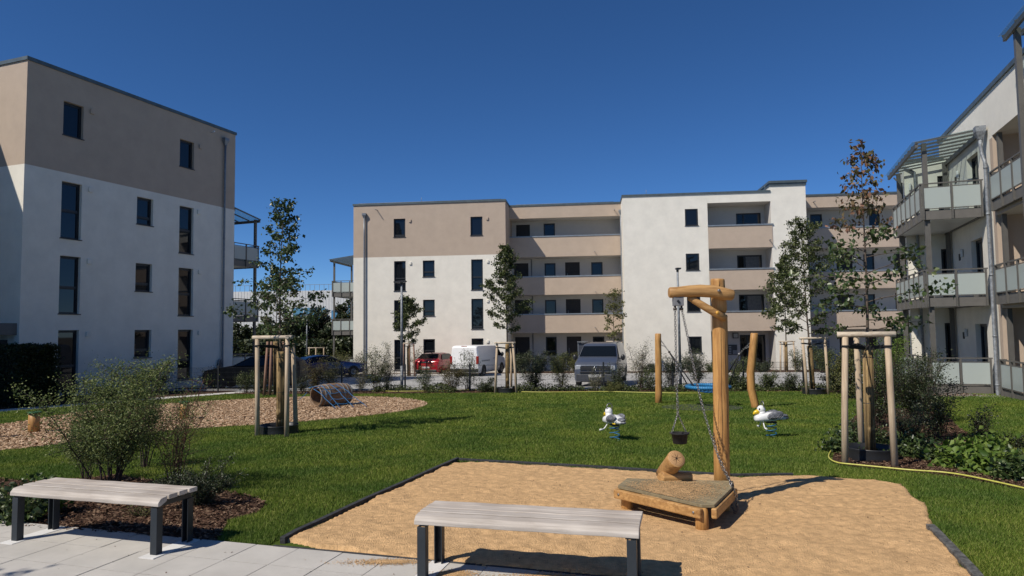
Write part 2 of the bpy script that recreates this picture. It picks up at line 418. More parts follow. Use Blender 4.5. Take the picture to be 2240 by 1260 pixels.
# ------------------------------------------------------------------ grass, chips, mulch flakes
rng = np.random.default_rng(5)
def scatter(n, x0, x1, y0, y1, pw):
    u = rng.random(n)
    if pw == 0: y = y0+(y1-y0)*u
    elif pw == 1: y = y0*(y1/y0)**u
    else:
        e = 1-pw; y = (y0**e+(y1**e-y0**e)*u)**(1/e)
    x = (rng.random(n)*2-1)*(y*.86+1.5)
    x = np.clip(x, x0, x1)
    return np.stack([x, y], 1)
P = scatter(1600000, -24, 18, 4.4, 27, 1.35)
excl = [LB, RB, FB, CH]
m = inpoly(P, LAWN)
for e in excl: m &= ~inpoly(P, e)
wv = np.stack([np.sin(P[:, 0]*9.1+P[:, 1]*3.3)*.03+np.sin(P[:, 1]*23)*.02, np.cos(P[:, 1]*8.3)*.03], 1)
m &= ~inpoly(P+wv, SP)
q = P-np.array(TO); m &= ~((q@np.array(T2)) < .01)
m &= ~inpoly(P, pth); m &= ~(((q@np.array(T2)) < .16) & (P[:, 0] > -2.02))
P = P[m]; n = len(P)
patch = np.sin(P[:, 0]*1.7+np.sin(P[:, 1]*1.3)*2)*np.sin(P[:, 1]*1.1+np.sin(P[:, 0]*.9)*2)
h = (.022+.018*rng.random(n))*(1+.12*patch)*(1+np.clip(P[:, 1]-8, 0, 20)*.02)
wd = (.0026+.0024*rng.random(n))*(1+np.clip(P[:, 1]-6, 0, 30)*.13)
a = rng.random(n)*2*np.pi; la = rng.random(n)*2*np.pi; lean = h*(.2+.7*rng.random(n))
z = gzv(P[:, 1])
b0 = np.column_stack([P[:, 0]-np.cos(a)*wd, P[:, 1]-np.sin(a)*wd, z])
b1 = np.column_stack([P[:, 0]+np.cos(a)*wd, P[:, 1]+np.sin(a)*wd, z])
tp = np.column_stack([P[:, 0]+np.cos(la)*lean, P[:, 1]+np.sin(la)*lean, z+h])
V = np.stack([b0, b1, tp], 1).reshape(-1, 3)
GRM = leafmat('grass_blades', [(.075, .130, .020), (.115, .188, .030), (.165, .235, .042), (.30, .335, .11)], .6, .35, .12)
# large soft patches of lighter and darker turf
n_ = GRM.node_tree.nodes; l_ = GRM.node_tree.links
tc = n_.new('ShaderNodeTexCoord'); nz = n_.new('ShaderNodeTexNoise'); nz.inputs['Scale'].default_value = .9; nz.inputs['Detail'].default_value = 4
l_.new(tc.outputs['Object'], nz.inputs['Vector'])
cr = n_.new('ShaderNodeValToRGB'); cr.color_ramp.elements[0].color = (.68, .78, .74, 1); cr.color_ramp.elements[1].color = (1.28, 1.14, 1.0, 1)
cr.color_ramp.elements[0].position = .35; cr.color_ramp.elements[1].position = .65
l_.new(nz.outputs['Fac'], cr.inputs[0])
mx = n_.new('ShaderNodeMix'); mx.data_type = 'RGBA'; mx.blend_type = 'MULTIPLY'; mx.inputs[0].default_value = 1
src = [x for x in n_ if x.type == 'VALTORGB' and x != cr][0]
l_.new(src.outputs[0], mx.inputs[6]); l_.new(cr.outputs[0], mx.inputs[7])
for nn in n_:
    if nn.type == 'BSDF_PRINCIPLED': l_.new(mx.outputs[2], nn.inputs['Base Color'])
    if nn.type == 'BSDF_TRANSLUCENT': l_.new(mx.outputs[2], nn.inputs[0])
go = npmesh('grass', V, np.arange(n*3).reshape(n, 3), GRM); tag(go, 'short mown green grass of the playground lawn', 'grass', kind='stuff')

def flakes(name, polys, n, x0, x1, y0, y1, L, W, matl, label, cat, lift=.01, pw=1):
    P = scatter(n, x0, x1, y0, y1, pw); m = np.zeros(len(P), bool)
    for p in polys: m |= inpoly(P, p)
    P = P[m]; n = len(P); a = rng.random(n)*2*np.pi; t = (rng.random(n)-.5)*1.5; s = (rng.random(n)-.5)*1.5
    l = L*(.5+rng.random(n)); wd = W*(.5+rng.random(n))
    z = gzv(P[:, 1])+lift+rng.random(n)*.02
    C = np.column_stack([P, z])
    A = np.column_stack([np.cos(a)*np.cos(t), np.sin(a)*np.cos(t), np.sin(t)*.6])*l[:, None]/2
    B = np.column_stack([-np.sin(a)*np.cos(s), np.cos(a)*np.cos(s), np.sin(s)*.6])*wd[:, None]/2
    V = np.stack([C-A-B, C+A-B*.7, C+A+B, C-A+B*.8], 1).reshape(-1, 3)
    o = npmesh(name, V, np.arange(n*4).reshape(n, 4), matl); return tag(o, label, cat, kind='stuff')
CHM = leafmat('wood_chips', [(.18, .095, .05), (.36, .235, .14), (.50, .35, .22), (.62, .46, .32)], .85, 0, .15)
MUM = leafmat('mulch_flakes', [(.035, .018, .012), (.07, .036, .022), (.12, .07, .045), (.25, .17, .11)], .85, 0, .15)
flakes('wood_chips', [CH], 260000, -20, 2, 10, 24, .055, .028, CHM, 'pale brown wood chips filling the play area round the barrel', 'wood chips')
flakes('bark_mulch', [LB, RB], 160000, -14, 14, 5.6, 14, .04, .016, MUM, 'dark brown bark mulch covering the planting beds', 'mulch')
flakes('leaf_litter', [FB], 60000, -14, 16, 20, 29, .06, .03, MUM, 'dark mulch and dry leaves under the mesh fence', 'mulch')
# crumbs spilled on the paving
P = np.array([tuple(TO+T1*rng.uniform(-3.5, 5)+T2*rng.uniform(-2.2, -.02)) for _ in range(170)])
n = len(P); sz = .004+.006*rng.random(n); a = rng.random(n)*6.28
C = np.column_stack([P, np.full(n, .022)]); A = np.column_stack([np.cos(a), np.sin(a), .3*np.ones(n)])*sz[:, None]; B = np.column_stack([-np.sin(a), np.cos(a), .2*np.ones(n)])*sz[:, None]*.6
tag(npmesh('crumbs', np.stack([C-A, C-B, C+A, C+B], 1).reshape(-1, 3), np.arange(n*4).reshape(n, 4), MUM), 'small dark bark crumbs scattered on the paving slabs', 'crumbs', kind='stuff')
# spilled sand on the slabs
def spill(cx, cy, rx, ry, n, seed):
    r2 = np.random.default_rng(seed); a = r2.random(n)*6.28; r = np.abs(r2.normal(0, .45, n))
    x = cx+np.cos(a)*r*rx; y = cy+np.sin(a)*r*ry; return np.stack([x, y], 1)
P = np.concatenate([spill(-.95, 5.24, .4, .09, 2600, 1), spill(-.45, 4.97, .2, .09, 2200, 2), spill(.2, 4.9, .5, .1, 1500, 3), spill(.9, 4.72, .7, .12, 2500, 7)])
q = P-np.array(TO); P = P[(q@np.array(T2)) < 0]; n = len(P)
C = np.column_stack([P, np.full(n, .0205)+rng.random(n)*.003]); s_ = .0035
V = np.stack([C+[-s_, -s_, 0], C+[s_, -s_, .001], C+[s_, s_, 0], C+[-s_, s_, .002]], 1).reshape(-1, 3)
tag(npmesh('spilled_sand', V, np.arange(n*4).reshape(n, 4), SANDM), 'grains of yellow sand spilled over the edge onto the paving', 'sand', kind='stuff')
# ================================================================== BUILDINGS
def wall(P, us, vs, ops, zone, mbs, reveal=None):
    """P(u,v,w) -> local point; us/vs = (lo,hi); ops = [(u0,u1,v0,v1,depth)]; zone(v)->key ; extra cut heights in zone.cuts"""
    U = sorted({us[0], us[1]} | {o[0] for o in ops} | {o[1] for o in ops})
    V = sorted({vs[0], vs[1]} | {o[2] for o in ops} | {o[3] for o in ops} | {c for c in zone[1] if vs[0] < c < vs[1]})
    for i in range(len(U)-1):
        for j in range(len(V)-1):
            cu, cv = (U[i]+U[i+1])/2, (V[j]+V[j+1])/2
            if any(o[0] < cu < o[1] and o[2] < cv < o[3] for o in ops): continue
            mbs[zone[0](cv)].quad(P(U[i], V[j], 0), P(U[i+1], V[j], 0), P(U[i+1], V[j+1], 0), P(U[i], V[j+1], 0))
    for u0, u1, v0, v1, d in ops:
        k = zone[0]((v0+v1)/2)
        if not d: continue
        mb = mbs[k]
        mb.quad(P(u0, v0, 0), P(u0, v1, 0), P(u0, v1, d), P(u0, v0, d)); mb.quad(P(u1, v0, 0), P(u1, v0, d), P(u1, v1, d), P(u1, v1, 0))
        mb.quad(P(u0, v1, 0), P(u1, v1, 0), P(u1, v1, d), P(u0, v1, d)); mb.quad(P(u0, v0, 0), P(u0, v0, d), P(u1, v0, d), P(u1, v0, 0))

def window(P, u0, u1, v0, v1, w, parent, bars=(), mull=(), sill=True, label=None, strip_span=None):
    """frame + pane + sill; bars = heights of cross bars as fractions, mull = uprights"""
    f = MB(); t = .065; T = lambda a, b, c: P(a, c, b)          # box(x=u, y=w, z=v)
    w0, w1 = w, w+.07
    f.box(u0, u0+t, w0, w1, v0, v1, T); f.box(u1-t, u1, w0, w1, v0, v1, T)
    f.box(u0+t, u1-t, w0, w1, v1-t, v1, T); f.box(u0+t, u1-t, w0, w1, v0, v0+t, T)
    e = [v0+t]+[v0+(v1-v0)*b for b in bars]+[v1-t]
    for b in bars:
        vb = v0+(v1-v0)*b; f.box(u0+t, u1-t, w0-.012, w1, vb-.045, vb+.045, T)
    for b in mull:
        ub = u0+(u1-u0)*b; f.box(ub-.05, ub+.05, w0-.008, w1-.002, v0+t, v1-t, T)
    # sash rim
    for a, b in zip(e[:-1], e[1:]):
        a2, b2 = a+(.045 if a != e[0] else 0), b-(.045 if b != e[-1] else 0); s = .03
        f.box(u0+t, u0+t+s, w0+.015, w1-.004, a2, b2, T); f.box(u1-t-s, u1-t, w0+.015, w1-.004, a2, b2, T)
        f.box(u0+t+s, u1-t-s, w0+.015, w1-.004, b2-s, b2, T)
    fo = f.build('window', ANTH, parent)
    if label: fo['label'] = label
    p = MB(); p.box(u0+t*.9, u1-t*.9, w0+.04, w0+.055, v0+t*.9, v1-t*.9, T); p.build('pane', GLASSD, fo)
    if strip_span:
        c = MB(); c.box(u0+(u1-u0)*strip_span[0], u0+(u1-u0)*strip_span[1], w0+.036, w0+.0385, v0+(v1-v0)*strip_span[2], v0+(v1-v0)*strip_span[3], T)
        c.build('reflection_strip' if False else 'pane_strip', mat('pane_strip_grey', (.13, .14, .15), .8, .2, 6), fo)  # flat grey strip just in front of part of the pane
    if sill:
        s = MB(); s.box(u0-.035, u1+.035, -.045, w0, v0-.035, v0-.003, T); s.build('sill', ANTH, fo)
    return fo

def door(P, u0, u1, v0, v1, w, parent, m=None):
    T = lambda a, b, c: P(a, c, b)
    f = MB(); f.box(u0, u1, w, w+.06, v0, v1, T); f.box(u0+.08, u1-.08, w-.012, w-.001, v0+.02, v1-.08, T)
    o = f.build('door', m or DOORM, parent)
    h = MB(); h.box(u0+.16, u0+.185, w-.06, w-.035, v0+.7, v0+1.3, T); h.box(u0+.165, u0+.18, w-.035, w-.012, v0+.75, v0+.78, T); h.box(u0+.165, u0+.18, w-.035, w-.012, v0+1.2, v0+1.23, T)
    h.build('handle', CHAIN, o); return o

def vent(P, u, v, parent, m):
    b = MB(); T = lambda a, b_, c: P(a, c, b_)
    b.box(u-.085, u+.085, -.07, 0, v-.11, v+.10, T)
    return b.build('wall_vent', m, parent, bevel=.02)

def downpipe(P, u, vtop, vbot, w, parent, m, r=.055, hop=True, bends=None):
    pts = [P(u, vtop, w), P(u, vbot, w)]
    t = MB(); n = 9
    t.tube([P(u, vtop+(vbot-vtop)*i/n, w) for i in range(n+1)], r, 12)
    for i in range(1, 5):
        v = vtop+(vbot-vtop)*i/5; t.tube([P(u, v+.03, w), P(u, v-.03, w)], r*1.14, 12)
    o = t.build('downpipe', m, parent)
    if hop:
        h = MB(); a, b = .15, .10; T = lambda x, y, z: P(x, z, y)
        q = []
        for (s, v) in ((.065, vtop-.02), (.075, vtop+.05), (.145, vtop+.22), (.145, vtop+.36)):
            q.append([P(u-s, v, w-s*.8), P(u+s, v, w-s*.8), P(u+s, v, w+min(s*.8, -w*.9 if w < 0 else s)), P(u-s, v, w+min(s*.8, -w*.9 if w < 0 else s))])
        for A, B in zip(q[:-1], q[1:]):
            for k in range(4): h.quad(A[k], A[(k+1) % 4], B[(k+1) % 4], B[k])
        h.poly(q[-1]); h.poly(q[0])
        h.build('rain_hopper', m, o)
    return o

def balcony(parent, x0, x1, y0, y1, zf, sides, panel=.85, posts=(), ptop=None, pbot=None, label=None, fh=.30, noglass=False):
    """steel balcony : slab and fascia, rails and frosted glass as sub parts. sides subset of 'fblr' (front=y0 ...)"""
    b = MB(); b.box(x0+.05, x1-.05, y0+.05, y1-.05, zf+.06, zf+.22)
    E = {'f': ((x0, y0), (x1, y0)), 'b': ((x0, y1), (x1, y1)), 'l': ((x0, y0), (x0, y1)), 'r': ((x1, y0), (x1, y1))}
    for k, (a, c) in E.items():
        if a[0] == c[0]: sg = .05 if k == 'l' else -.05; b.box(min(a[0], a[0]+sg), max(a[0], a[0]+sg), a[1], c[1], zf, zf+fh)
        else:
            sg = .05 if k == 'f' else -.05; b.box(a[0]+.05, c[0]-.05, min(a[1], a[1]+sg), max(a[1], a[1]+sg), zf, zf+fh)
    o = b.build('balcony', FASC, parent)
    sf = MB(); sf.box(x0+.06, x1-.06, y0+.06, y1-.06, zf+.045, zf+.058); sf.build('soffit', mat('balcony_soffit', (.62, .62, .60), .35, .05, 3), o)
    if label: o['label'] = label
    r = MB(); gl = []
    for k in sides:
        a, c = E[k]; L = abs(c[0]-a[0])+abs(c[1]-a[1]); n = max(1, round(L/panel))
        al = 0 if a[1] == c[1] else 1
        off = -.03 if k in 'fl' else .03
        def q(s, d, z): return (a[0]+s, a[1]+off+d, z) if al == 0 else (a[0]+off+d, a[1]+s, z)
        def bx(mb, s0, s1, d0, d1, za, zb):
            p, q2 = q(s0, d0, za), q(s1, d1, zb)
            mb.box(min(p[0], q2[0]), max(p[0], q2[0]), min(p[1], q2[1]), max(p[1], q2[1]), za, zb)
        bx(r, -.03, L+.03, -.025, .025, zf+1.165, zf+1.205)
        bx(r, 0, L, -.011, .011, zf+1.05, zf+1.075); bx(r, 0, L, -.011, .011, zf+.335, zf+.36)
        for i in range(n+1):
            s = L*i/n; s = min(max(s, .03), L-.03); bx(r, s-.028, s+.028, -.03, .03, zf-.0, zf+1.165)
            for zz in (.08, .2): bx(r, s-.008, s+.008, -.038, .038, zf+zz, zf+zz+.016)
        for i in range(n):
            g = MB(); bx(g, L*i/n+.045, L*(i+1)/n-.045, -.006, .006, zf+.372, zf+1.04); gl.append(g)
    r.build('railing', STEEL, o)
    if not noglass:
        for g in gl: g.build('glass_panel', FROST, o)
    if posts:
        for (px_, py_) in posts:
            p = MB(); p.box(px_-.055, px_+.055, py_-.055, py_+.055, pbot, ptop); p.build('post', STEEL, parent)
    return o

def canopy(parent, x0, x1, y0, y1, zlow, zhigh, slope='x', n=8, label=None):
    """glass roof on steel rafters; zlow at the outer edge"""
    b = MB(); H = lambda x, y: zlow+(zhigh-zlow)*((x-x0)/(x1-x0) if slope == 'x' else (y1-y)/(y1-y0) if slope == '-y' else (x1-x)/(x1-x0) if slope == '-x' else (y-y0)/(y1-y0))
    def beam(a, c, wx, wz): b.bar((a[0], a[1], H(*a)), (c[0], c[1], H(*c)), wx, wz)
    for i in range(n+1):
        if slope in ('x', '-x'): yy = y0+(y1-y0)*i/n; beam((x0, yy), (x1, yy), .045, .055)
        else: xx = x0+(x1-x0)*i/n; beam((xx, y0), (xx, y1), .045, .055)
    if slope in ('x', '-x'):
        for xx in (x0+.05, x1-.05): b.bar((xx, y0, H(xx, y0)-.09), (xx, y1, H(xx, y0)-.09), .08, .14)
    else:
        for yy in (y0+.05, y1-.05): b.bar((x0, yy, H(x0, yy)-.09), (x1, yy, H(x0, yy)-.09), .08, .14)
    o = b.build('canopy', STEEL, parent)
    if label: o['label'] = label
    g = MB(); z = .034
    p = [(x0-.08, y0-.05), (x1+.02, y0-.05), (x1+.02, y1+.05), (x0-.08, y1+.05)]
    lo = [(a, c, H(a, c)+z) for a, c in p]; hi = [(a, c, H(a, c)+z+.016) for a, c in p]
    g.poly(lo[::-1]); g.poly(hi)
    for k in range(4): g.quad(lo[k], lo[(k+1) % 4], hi[(k+1) % 4], hi[k])
    g.build('glass_roof', CGLASS, o)
    return o

E20 = R(-20.1)
# ---------------------------------------------------------------- left house
FL = Frame(-17.9, 24.8, E20)
lh = thing('apartment_building', (FL.o.x, FL.o.y, 0), 'four storey white and taupe house at the left with its long side in shade', 'building', E20)
PL = lambda u, v, w: (-w, u, v)
def hL(px, py): p = FL.hit(px, py, 0, 0.0); return p.y, p.z
LLEN = hL(510, 700)[0]; ZR = 12.0; ZB = -.75
zb = hL(43, 355.6)[1]
mbs = {'w': MB(), 'b': MB()}
zone = (lambda v: 'b' if v > zb else 'w', [zb])
wl = [(139.7, 219.7, 184, 294, ()), (394, 302.9, 425, 363, ()),
      (135.5, 395.2, 180, 520, (.5,)), (300, 429.2, 335.5, 489.5, (.28,)), (393, 449.2, 424, 553, (.5,)),
      (131.4, 558.4, 177, 686, (.46,)), (297, 574.9, 333, 636.5, (.28,)), (391, 585, 423, 690.5, (.46,)),
      (127.5, 722.5, 173, 855, (.4,)), (294.6, 721.9, 331, 783, (.28,)), (389.5, 721.3, 421.6, 831, (.4,))]
ops = []; wins = []
for a, b, c, d, bars in wl:
    u0, v1 = hL(a, b); u1, _ = hL(c, b); _, v0 = hL(a, d)
    ops.append((u0, u1, v0, v1, .17)); wins.append((u0, u1, v0, v1, bars))
wall(PL, (0, LLEN), (ZB, ZR), ops, zone, mbs)
PF = lambda u, v, w: (u, w, v)
wall(PF, (-14, 0), (ZB, ZR), [], zone, mbs)
PBk = lambda u, v, w: (u, LLEN-w, v)
wall(PBk, (-14, 0), (ZB, ZR), [], zone, mbs)
# wing that comes forward outside the picture and throws its shade on the short side
for (xa, xb, ya, yb, zt) in ((-14, -2.9, -6.0, 0, ZR), (-14, .15, -12.5, -6.0, 9.3)):  # second, lower block is unseen, added to cast shade over the hedge
    mbs['w'].quad((xb, ya, ZB), (xb, yb, ZB), (xb, yb, zt), (xb, ya, zt)); mbs['w'].quad((xa, ya, ZB), (xb, ya, ZB), (xb, ya, zt), (xa, ya, zt))
    mbs['w'].quad((xa, ya, zt), (xb, ya, zt), (xb, yb, zt), (xa, yb, zt)); mbs['w'].quad((xa, yb, ZB), (xa, ya, ZB), (xa, ya, zt), (xa, yb, zt))
    mbs['w'].quad((xa, yb, ZB), (xb, yb, ZB), (xb, yb, zt), (xa, yb, zt))
mbs['w'].build('wall', WHITE, lh); mbs['b'].build('upper_wall', BEIGE, lh)
for i, (u0, u1, v0, v1, bars) in enumerate(wins):
    window(PL, u0, u1, v0, v1, .13, lh, bars)
for (a, b) in ((201, 244), (437.5, 321), (197, 415), (434, 464), (194, 572), (436, 595), (191, 731), (435, 728)):
    u, v = hL(a, b); vent(PL, u, v, lh, BEIGE if v > zb else WHITE)
r = MB(); r.box(-14, .05, -.05, LLEN+.05, ZR-.02, ZR+.12); r.build('roof_edge', CAP, lh)
u, v = hL(490, 318); downpipe(PL, u, v, -.6, -.09, lh, ZINCP, .05)
u, v = hL(462, 290); s = MB(); s.tube([(0, u, v), (.16, u, v+.0)], .02, 8); s.tube([(.12, u-.02, v+.01), (.24, u-.02, v+.03)], .035, 10); s.build('wall_spotlight', mat('lamp_white', (.7, .7, .7), .3), lh)
u, v = hL(479, 797); s = MB()
for k in range(6): s.tube([(.03, u, v-.16+k*.06), (.12, u, v-.16+k*.06)], [.13, .15], 14)
s.build('vent_cowl', ZINC, lh)
# entrance canopy on the short side with a post, glass and rail below
s = MB(); s.box(-3.4, -.12, -.95, 0, 1.78, 2.2); s.build('entrance_canopy', FASC, lh)
s = MB(); s.box(-.55, -.40, -.9, -.75, ZB, 1.78); s.build('post', STEEL, lh)
s = MB(); s.box(-3.3, -.55, -.86, -.82, 1.0, 1.04); [s.box(-.75-k*.14, -.73-k*.14, -.85, -.83, -.2, 1.0) for k in range(18)]; s.build('railing', STEEL, lh)
s = MB(); s.box(-1.9, -.6, -.03, -.003, 1.0, 1.6); s.build('window', GLASSD, lh)
# balconies on the far short side
zc = LLEN
for k, zf in enumerate((-.55, 2.33, 5.22)):
    balcony(lh, -4.6, -.1, zc+.02, zc+1.9, zf, 'rbf' if False else 'rb', .9)
canopy(lh, -4.6, -.05, zc+.02, zc+2.0, 7.85, 8.2, 'x' if False else '-y', 6)
for a in (-.25, -4.4):
    s = MB(); s.box(a-.06, a+.06, zc+1.78, zc+1.9, ZB-.2, 7.85); s.build('post', STEEL, lh)

# ---------------------------------------------------------------- middle house
MA = math.atan(-.112); 
_d = ray(773, 640); Zf = 48.5/(1+.112*(_d.x/_d.y)); 
FM = Frame(_d.x/_d.y*Zf, Zf, MA)
mh = thing('apartment_building', (FM.o.x, FM.o.y, 0), 'long white and sand coloured house with open galleries across the car park', 'building', MA)
def hM(px, py, d=0.0): p = FM.hit(px, py, 1, d); return p.x, p.z
PM = lambda d: (lambda u, v, w: (u, d+w, v))
XA = 0.0; XB = hM(1107, 600)[0]; XC = hM(1365, 600)[0]; XD = hM(1691, 600)[0]; XE = hM(1769, 600)[0]; XF = XE+14
ZM = hM(773, 449)[1]-.05; GB = -1.6
zbm = hM(940, 560)[1]
D1 = 2.45; D1b = 4.1; D2 = 2.4
mbs = {'w': MB(), 'b': MB(), 's': MB(), 'p': MB()}
zone = (lambda v: 'b' if v > zbm else 'w', [zbm]); zw = (lambda v: 'w', []); zp = (lambda v: 'p', []); zs = (lambda v: 's', [])
wl = [(861.2, 478.8, 886.5, 518.8, (.1,)), (1029, 474.3, 1055.2, 515.2, ()),
      (861.9, 571.4, 887.4, 636.7, (.42,)), (924.8, 570, 950.5, 605.7, (.3,)), (1030.5, 567.6, 1056, 634.3, (.42,)),
      (861.9, 656.8, 886.8, 722, (.3,)), (925.3, 655.8, 950.9, 691.4, (.3,)), (1030.9, 653.7, 1057, 720, (.08,)),
      (862.3, 743.2, 886.7, 809.5, (.4,)), (926, 741.9, 951.4, 778, (.3,)), (1031.4, 740.4, 1057.5, 806, (.4,))]
ops = []; wins = []
for a, b, c, d, bars in wl:
    u0, v1 = hM(a, b); u1, _ = hM(c, b); _, v0 = hM(a, d); ops.append((u0, u1, v0, v1, .14)); wins.append((u0, u1, v0, v1, bars))
wall(PM(0), (XA, XB), (GB, ZM), ops, zone, mbs)
for o_ in wins: window(PM(0), *o_[:4], .10, mh, o_[4])
for (a, b) in ((897, 483), (1066, 478), (898, 576), (1067, 572), (899, 661), (1067, 658), (1067, 747), (899, 748)):
    u, v = hM(a, b); vent(PM(0), u, v, mh, BEIGE if v > zbm else WHITE)
# end walls and return walls
mbs['w'].quad((XA, 0, GB), (XA, 12, GB), (XA, 12, zbm), (XA, 0, zbm)); mbs['b'].quad((XA, 0, zbm), (XA, 12, zbm), (XA, 12, ZM), (XA, 0, ZM))
mbs['w'].quad((XB, 0, GB), (XB, D1b, GB), (XB, D1b, zbm), (XB, 0, zbm)); mbs['b'].quad((XB, 0, zbm), (XB, D1b, zbm), (XB, D1b, ZM), (XB, 0, ZM))
ZW = ZM
mbs['w'].build('wall', WHITE, mh); mbs['w'] = MB()
mbs['w'].quad((XC, 0, GB), (XC, D1b, GB), (XC, D1b, ZW), (XC, 0, ZW))
# gallery between: parapets, back wall, ceilings
U0, U1 = XB, XC
bands = [(445, 471.9), (514, 558.1), (602.9, 642.1), (686.3, 726.7)]
bz = [(hM(1356, a, D1)[1], hM(1356, b, D1)[1]) for a, b in bands]
bz[0] = (ZM, bz[0][1])
bw = []
for k, lst in enumerate([[(1128.8, 492.1, 1159, 'd'), (1189, 489, 1213.8, 'w')],
            [(1124.5, 576.4, 1155.7, 'd'), (1191, 576, 1215, 'w'), (1236, 573.8, 1268, 'd'), (1293, 573.6, 1318, 'w')],
            [(1126, 656.5, 1156.7, 'd'), (1192, 656.2, 1216.4, 'w'), (1237.6, 654.5, 1269.8, 'd'), (1295, 654.5, 1319.8, 'w')],
            [(1126.7, 737.5, 1158.5, 'd'), (1193.7, 736.8, 1217.5, 'w'), (1239.4, 736.2, 1271.4, 'd'), (1296.6, 736.2, 1321.9, 'w')]]):
    for a, b, c, t in lst:
        u0, v1 = hM(a, b, D1b); u1 = hM(c, b, D1b)[0]; bw.append((u0, u1, v1-(2.15 if t == 'd' else 1.45), v1, t))
wall(PM(D1b), (U0, U1), (GB, ZM), [(a, b, c, d, .1) for a, b, c, d, t in bw], zw if False else (lambda v: 's', []), mbs)
for a, b, c, d, t in bw:
    if t == 'd': door(PM(D1b), a, b, c, d, .06, mh)
    else: window(PM(D1b), a, b, c, d, .06, mh, (.25,), sill=False)
def parapet(u0, u1, y, zt, zb_, key, mb_, th=.16, cap=None):
    m = MB(); m.quad((u0, y, zb_), (u1, y, zb_), (u1, y, zt), (u0, y, zt)); m.quad((u0, y, zb_), (u1, y, zb_), (u1, y+th, zb_), (u0, y+th, zb_)); m.quad((u0, y+th, zb_), (u1, y+th, zb_), (u1, y+th, zt), (u0, y+th, zt))
    po = m.build('parapet', PINK, mh)
    if cap: c_ = MB(); c_.box(*cap, zt-.005, zt+.085); c_.build('parapet_cap', CAPL, po)
caps = MB()
for k, (zt, zl) in enumerate(bz):
    parapet(U0, U1, D1, zt, zl, 'p', None, cap=(U0+.003, U1-.003, D1-.04, D1+.2) if k else None)
    mbs['s'].quad((U0, D1+.16, zl+.01), (U1, D1+.16, zl+.01), (U1, D1b, zl+.01), (U0, D1b, zl+.01))      # ceiling
    if k: mbs['s'].quad((U0, D1+.16, zl+.25), (U1, D1+.16, zl+.25), (U1, D1b, zl+.25), (U0, D1b, zl+.25))
for (a, b) in ((1344, 460), (1301, 551), (1303, 638), (1302, 716)):
    u, v = hM(a, b, D1); s = MB(); s.tube([(u, D1, v), (u, D1-.42, v-.02)], .028, 8); s.build('overflow_pipe', ZINCP, mh)
for (a, z1, z0) in ((1163, bz[1][1], bz[2][1]), (1164, bz[2][1], bz[3][1]), (1164, bz[3][1], GB)):
    u = hM(a, 600, D1b-.06)[0]; s = MB(); s.tube([(u, D1b-.06, z1), (u, D1b-.06, z0)], .035, 8); s.build('drain_pipe', ZINCP, mh)
# white block with recessed balconies
zt0 = hM(1549.5, 444.3)[1]
lv = []
for (a, b) in ((1550, 495.5), (1552.6, 590.7), (1588, 682.6)): lv.append(hM(a, b)[1])
bb = [hM(1552, 543.8)[1], hM(1554, 634.8)[1], hM(1590, 724.3)[1]]
uL, uR = hM(1550.5, 560)[0], XD
lo = [(uL, uR, lv[0], zt0), (uL, uR, lv[1], bb[0]), (uL, uR, lv[2], bb[1]), (uL, uR, GB+.3, bb[2])]
wl = [(1497.9, 457.4, 1526.4, 494), (1500, 555, 1529.3, 591.5), (1502.4, 648, 1532, 682), (1505.5, 736.2, 1535, 771)]
ops = []; wins = []
for a, b, c, d in wl:
    u0, v1 = hM(a, b); u1 = hM(c, b)[0]; v0 = hM(a, d)[1]; ops.append((u0, u1, v0, v1, .06)); wins.append((u0, u1, v0, v1))
wall(PM(0), (XC, XE), (GB, ZW), ops+[(uL, uR, bb[2], zt0, 0), (uL, uR, GB, bb[2], 0)], zw, mbs)
for o_ in wins: window(PM(0), *o_, .03, mh, (), label=None)
ZT = ZW+.42
wall(PM(0), (XD, XE), (ZW, ZT), [], zw, mbs)
mbs['w'].quad((XE, 0, GB), (XE, 12, GB), (XE, 12, ZT), (XE, 0, ZT)); mbs['w'].quad((XD, 0, ZW), (XD, 12, ZW), (XD, 12, ZT), (XD, 0, ZT))
DB = 1.75
for k in range(4):
    z0 = (bb[0], bb[1], bb[2], GB)[k]; z1 = (zt0, bb[0], bb[1], bb[2])[k]
    m_ = mbs['s']
    m_.quad((uL, .0, z0), (uL, DB, z0), (uL, DB, z1), (uL, .0, z1)); m_.quad((uR, .0, z0), (uR, DB, z0), (uR, DB, z1), (uR, .0, z1))
    m_.quad((uL, 0, z1), (uR, 0, z1), (uR, DB, z1), (uL, DB, z1)); m_.quad((uL, 0, z0+.2), (uR, 0, z0+.2), (uR, DB, z0+.2), (uL, DB, z0+.2))
    if k < 3:
        parapet(uL, uR+.06, -.035, lv[k], bb[k], 'p', None, cap=(uL-.02, uR+.12, -.08, .16))
ww = [(1609.8, 466.9, 1664, 2.1), (1612, 558.6, 1666.7, 2.1), (1616, 644.5, 1671.4, 2.1), (1617.9, 732.6, 1674, 2.4)]
wops = []
for a, b, c, hh in ww:
    u0, v1 = hM(a, b, DB); u1 = hM(c, b, DB)[0]; wops.append((u0, u1, v1-hh, v1, .08))
wall(PM(DB), (uL, uR), (GB, zt0), wops, zs, mbs)
for k, o_ in enumerate(wops): window(PM(DB), *o_[:4], .05, mh, (.28,) if k < 3 else (), (.3,), sill=False, label=None if k < 3 else 'dark glazed entrance door of the white block', strip_span=(.35, .9, .05, .95) if k in (1, 2) else None)
for (a, b) in ((1691, 530), (1693, 628), (1692, 720)):
    u, v = hM(a-8, b-5); s = MB(); s.tube([(u, -.03, v), (u, -.4, v-.02)], .028, 8); s.build('overflow_pipe', ZINCP, mh)
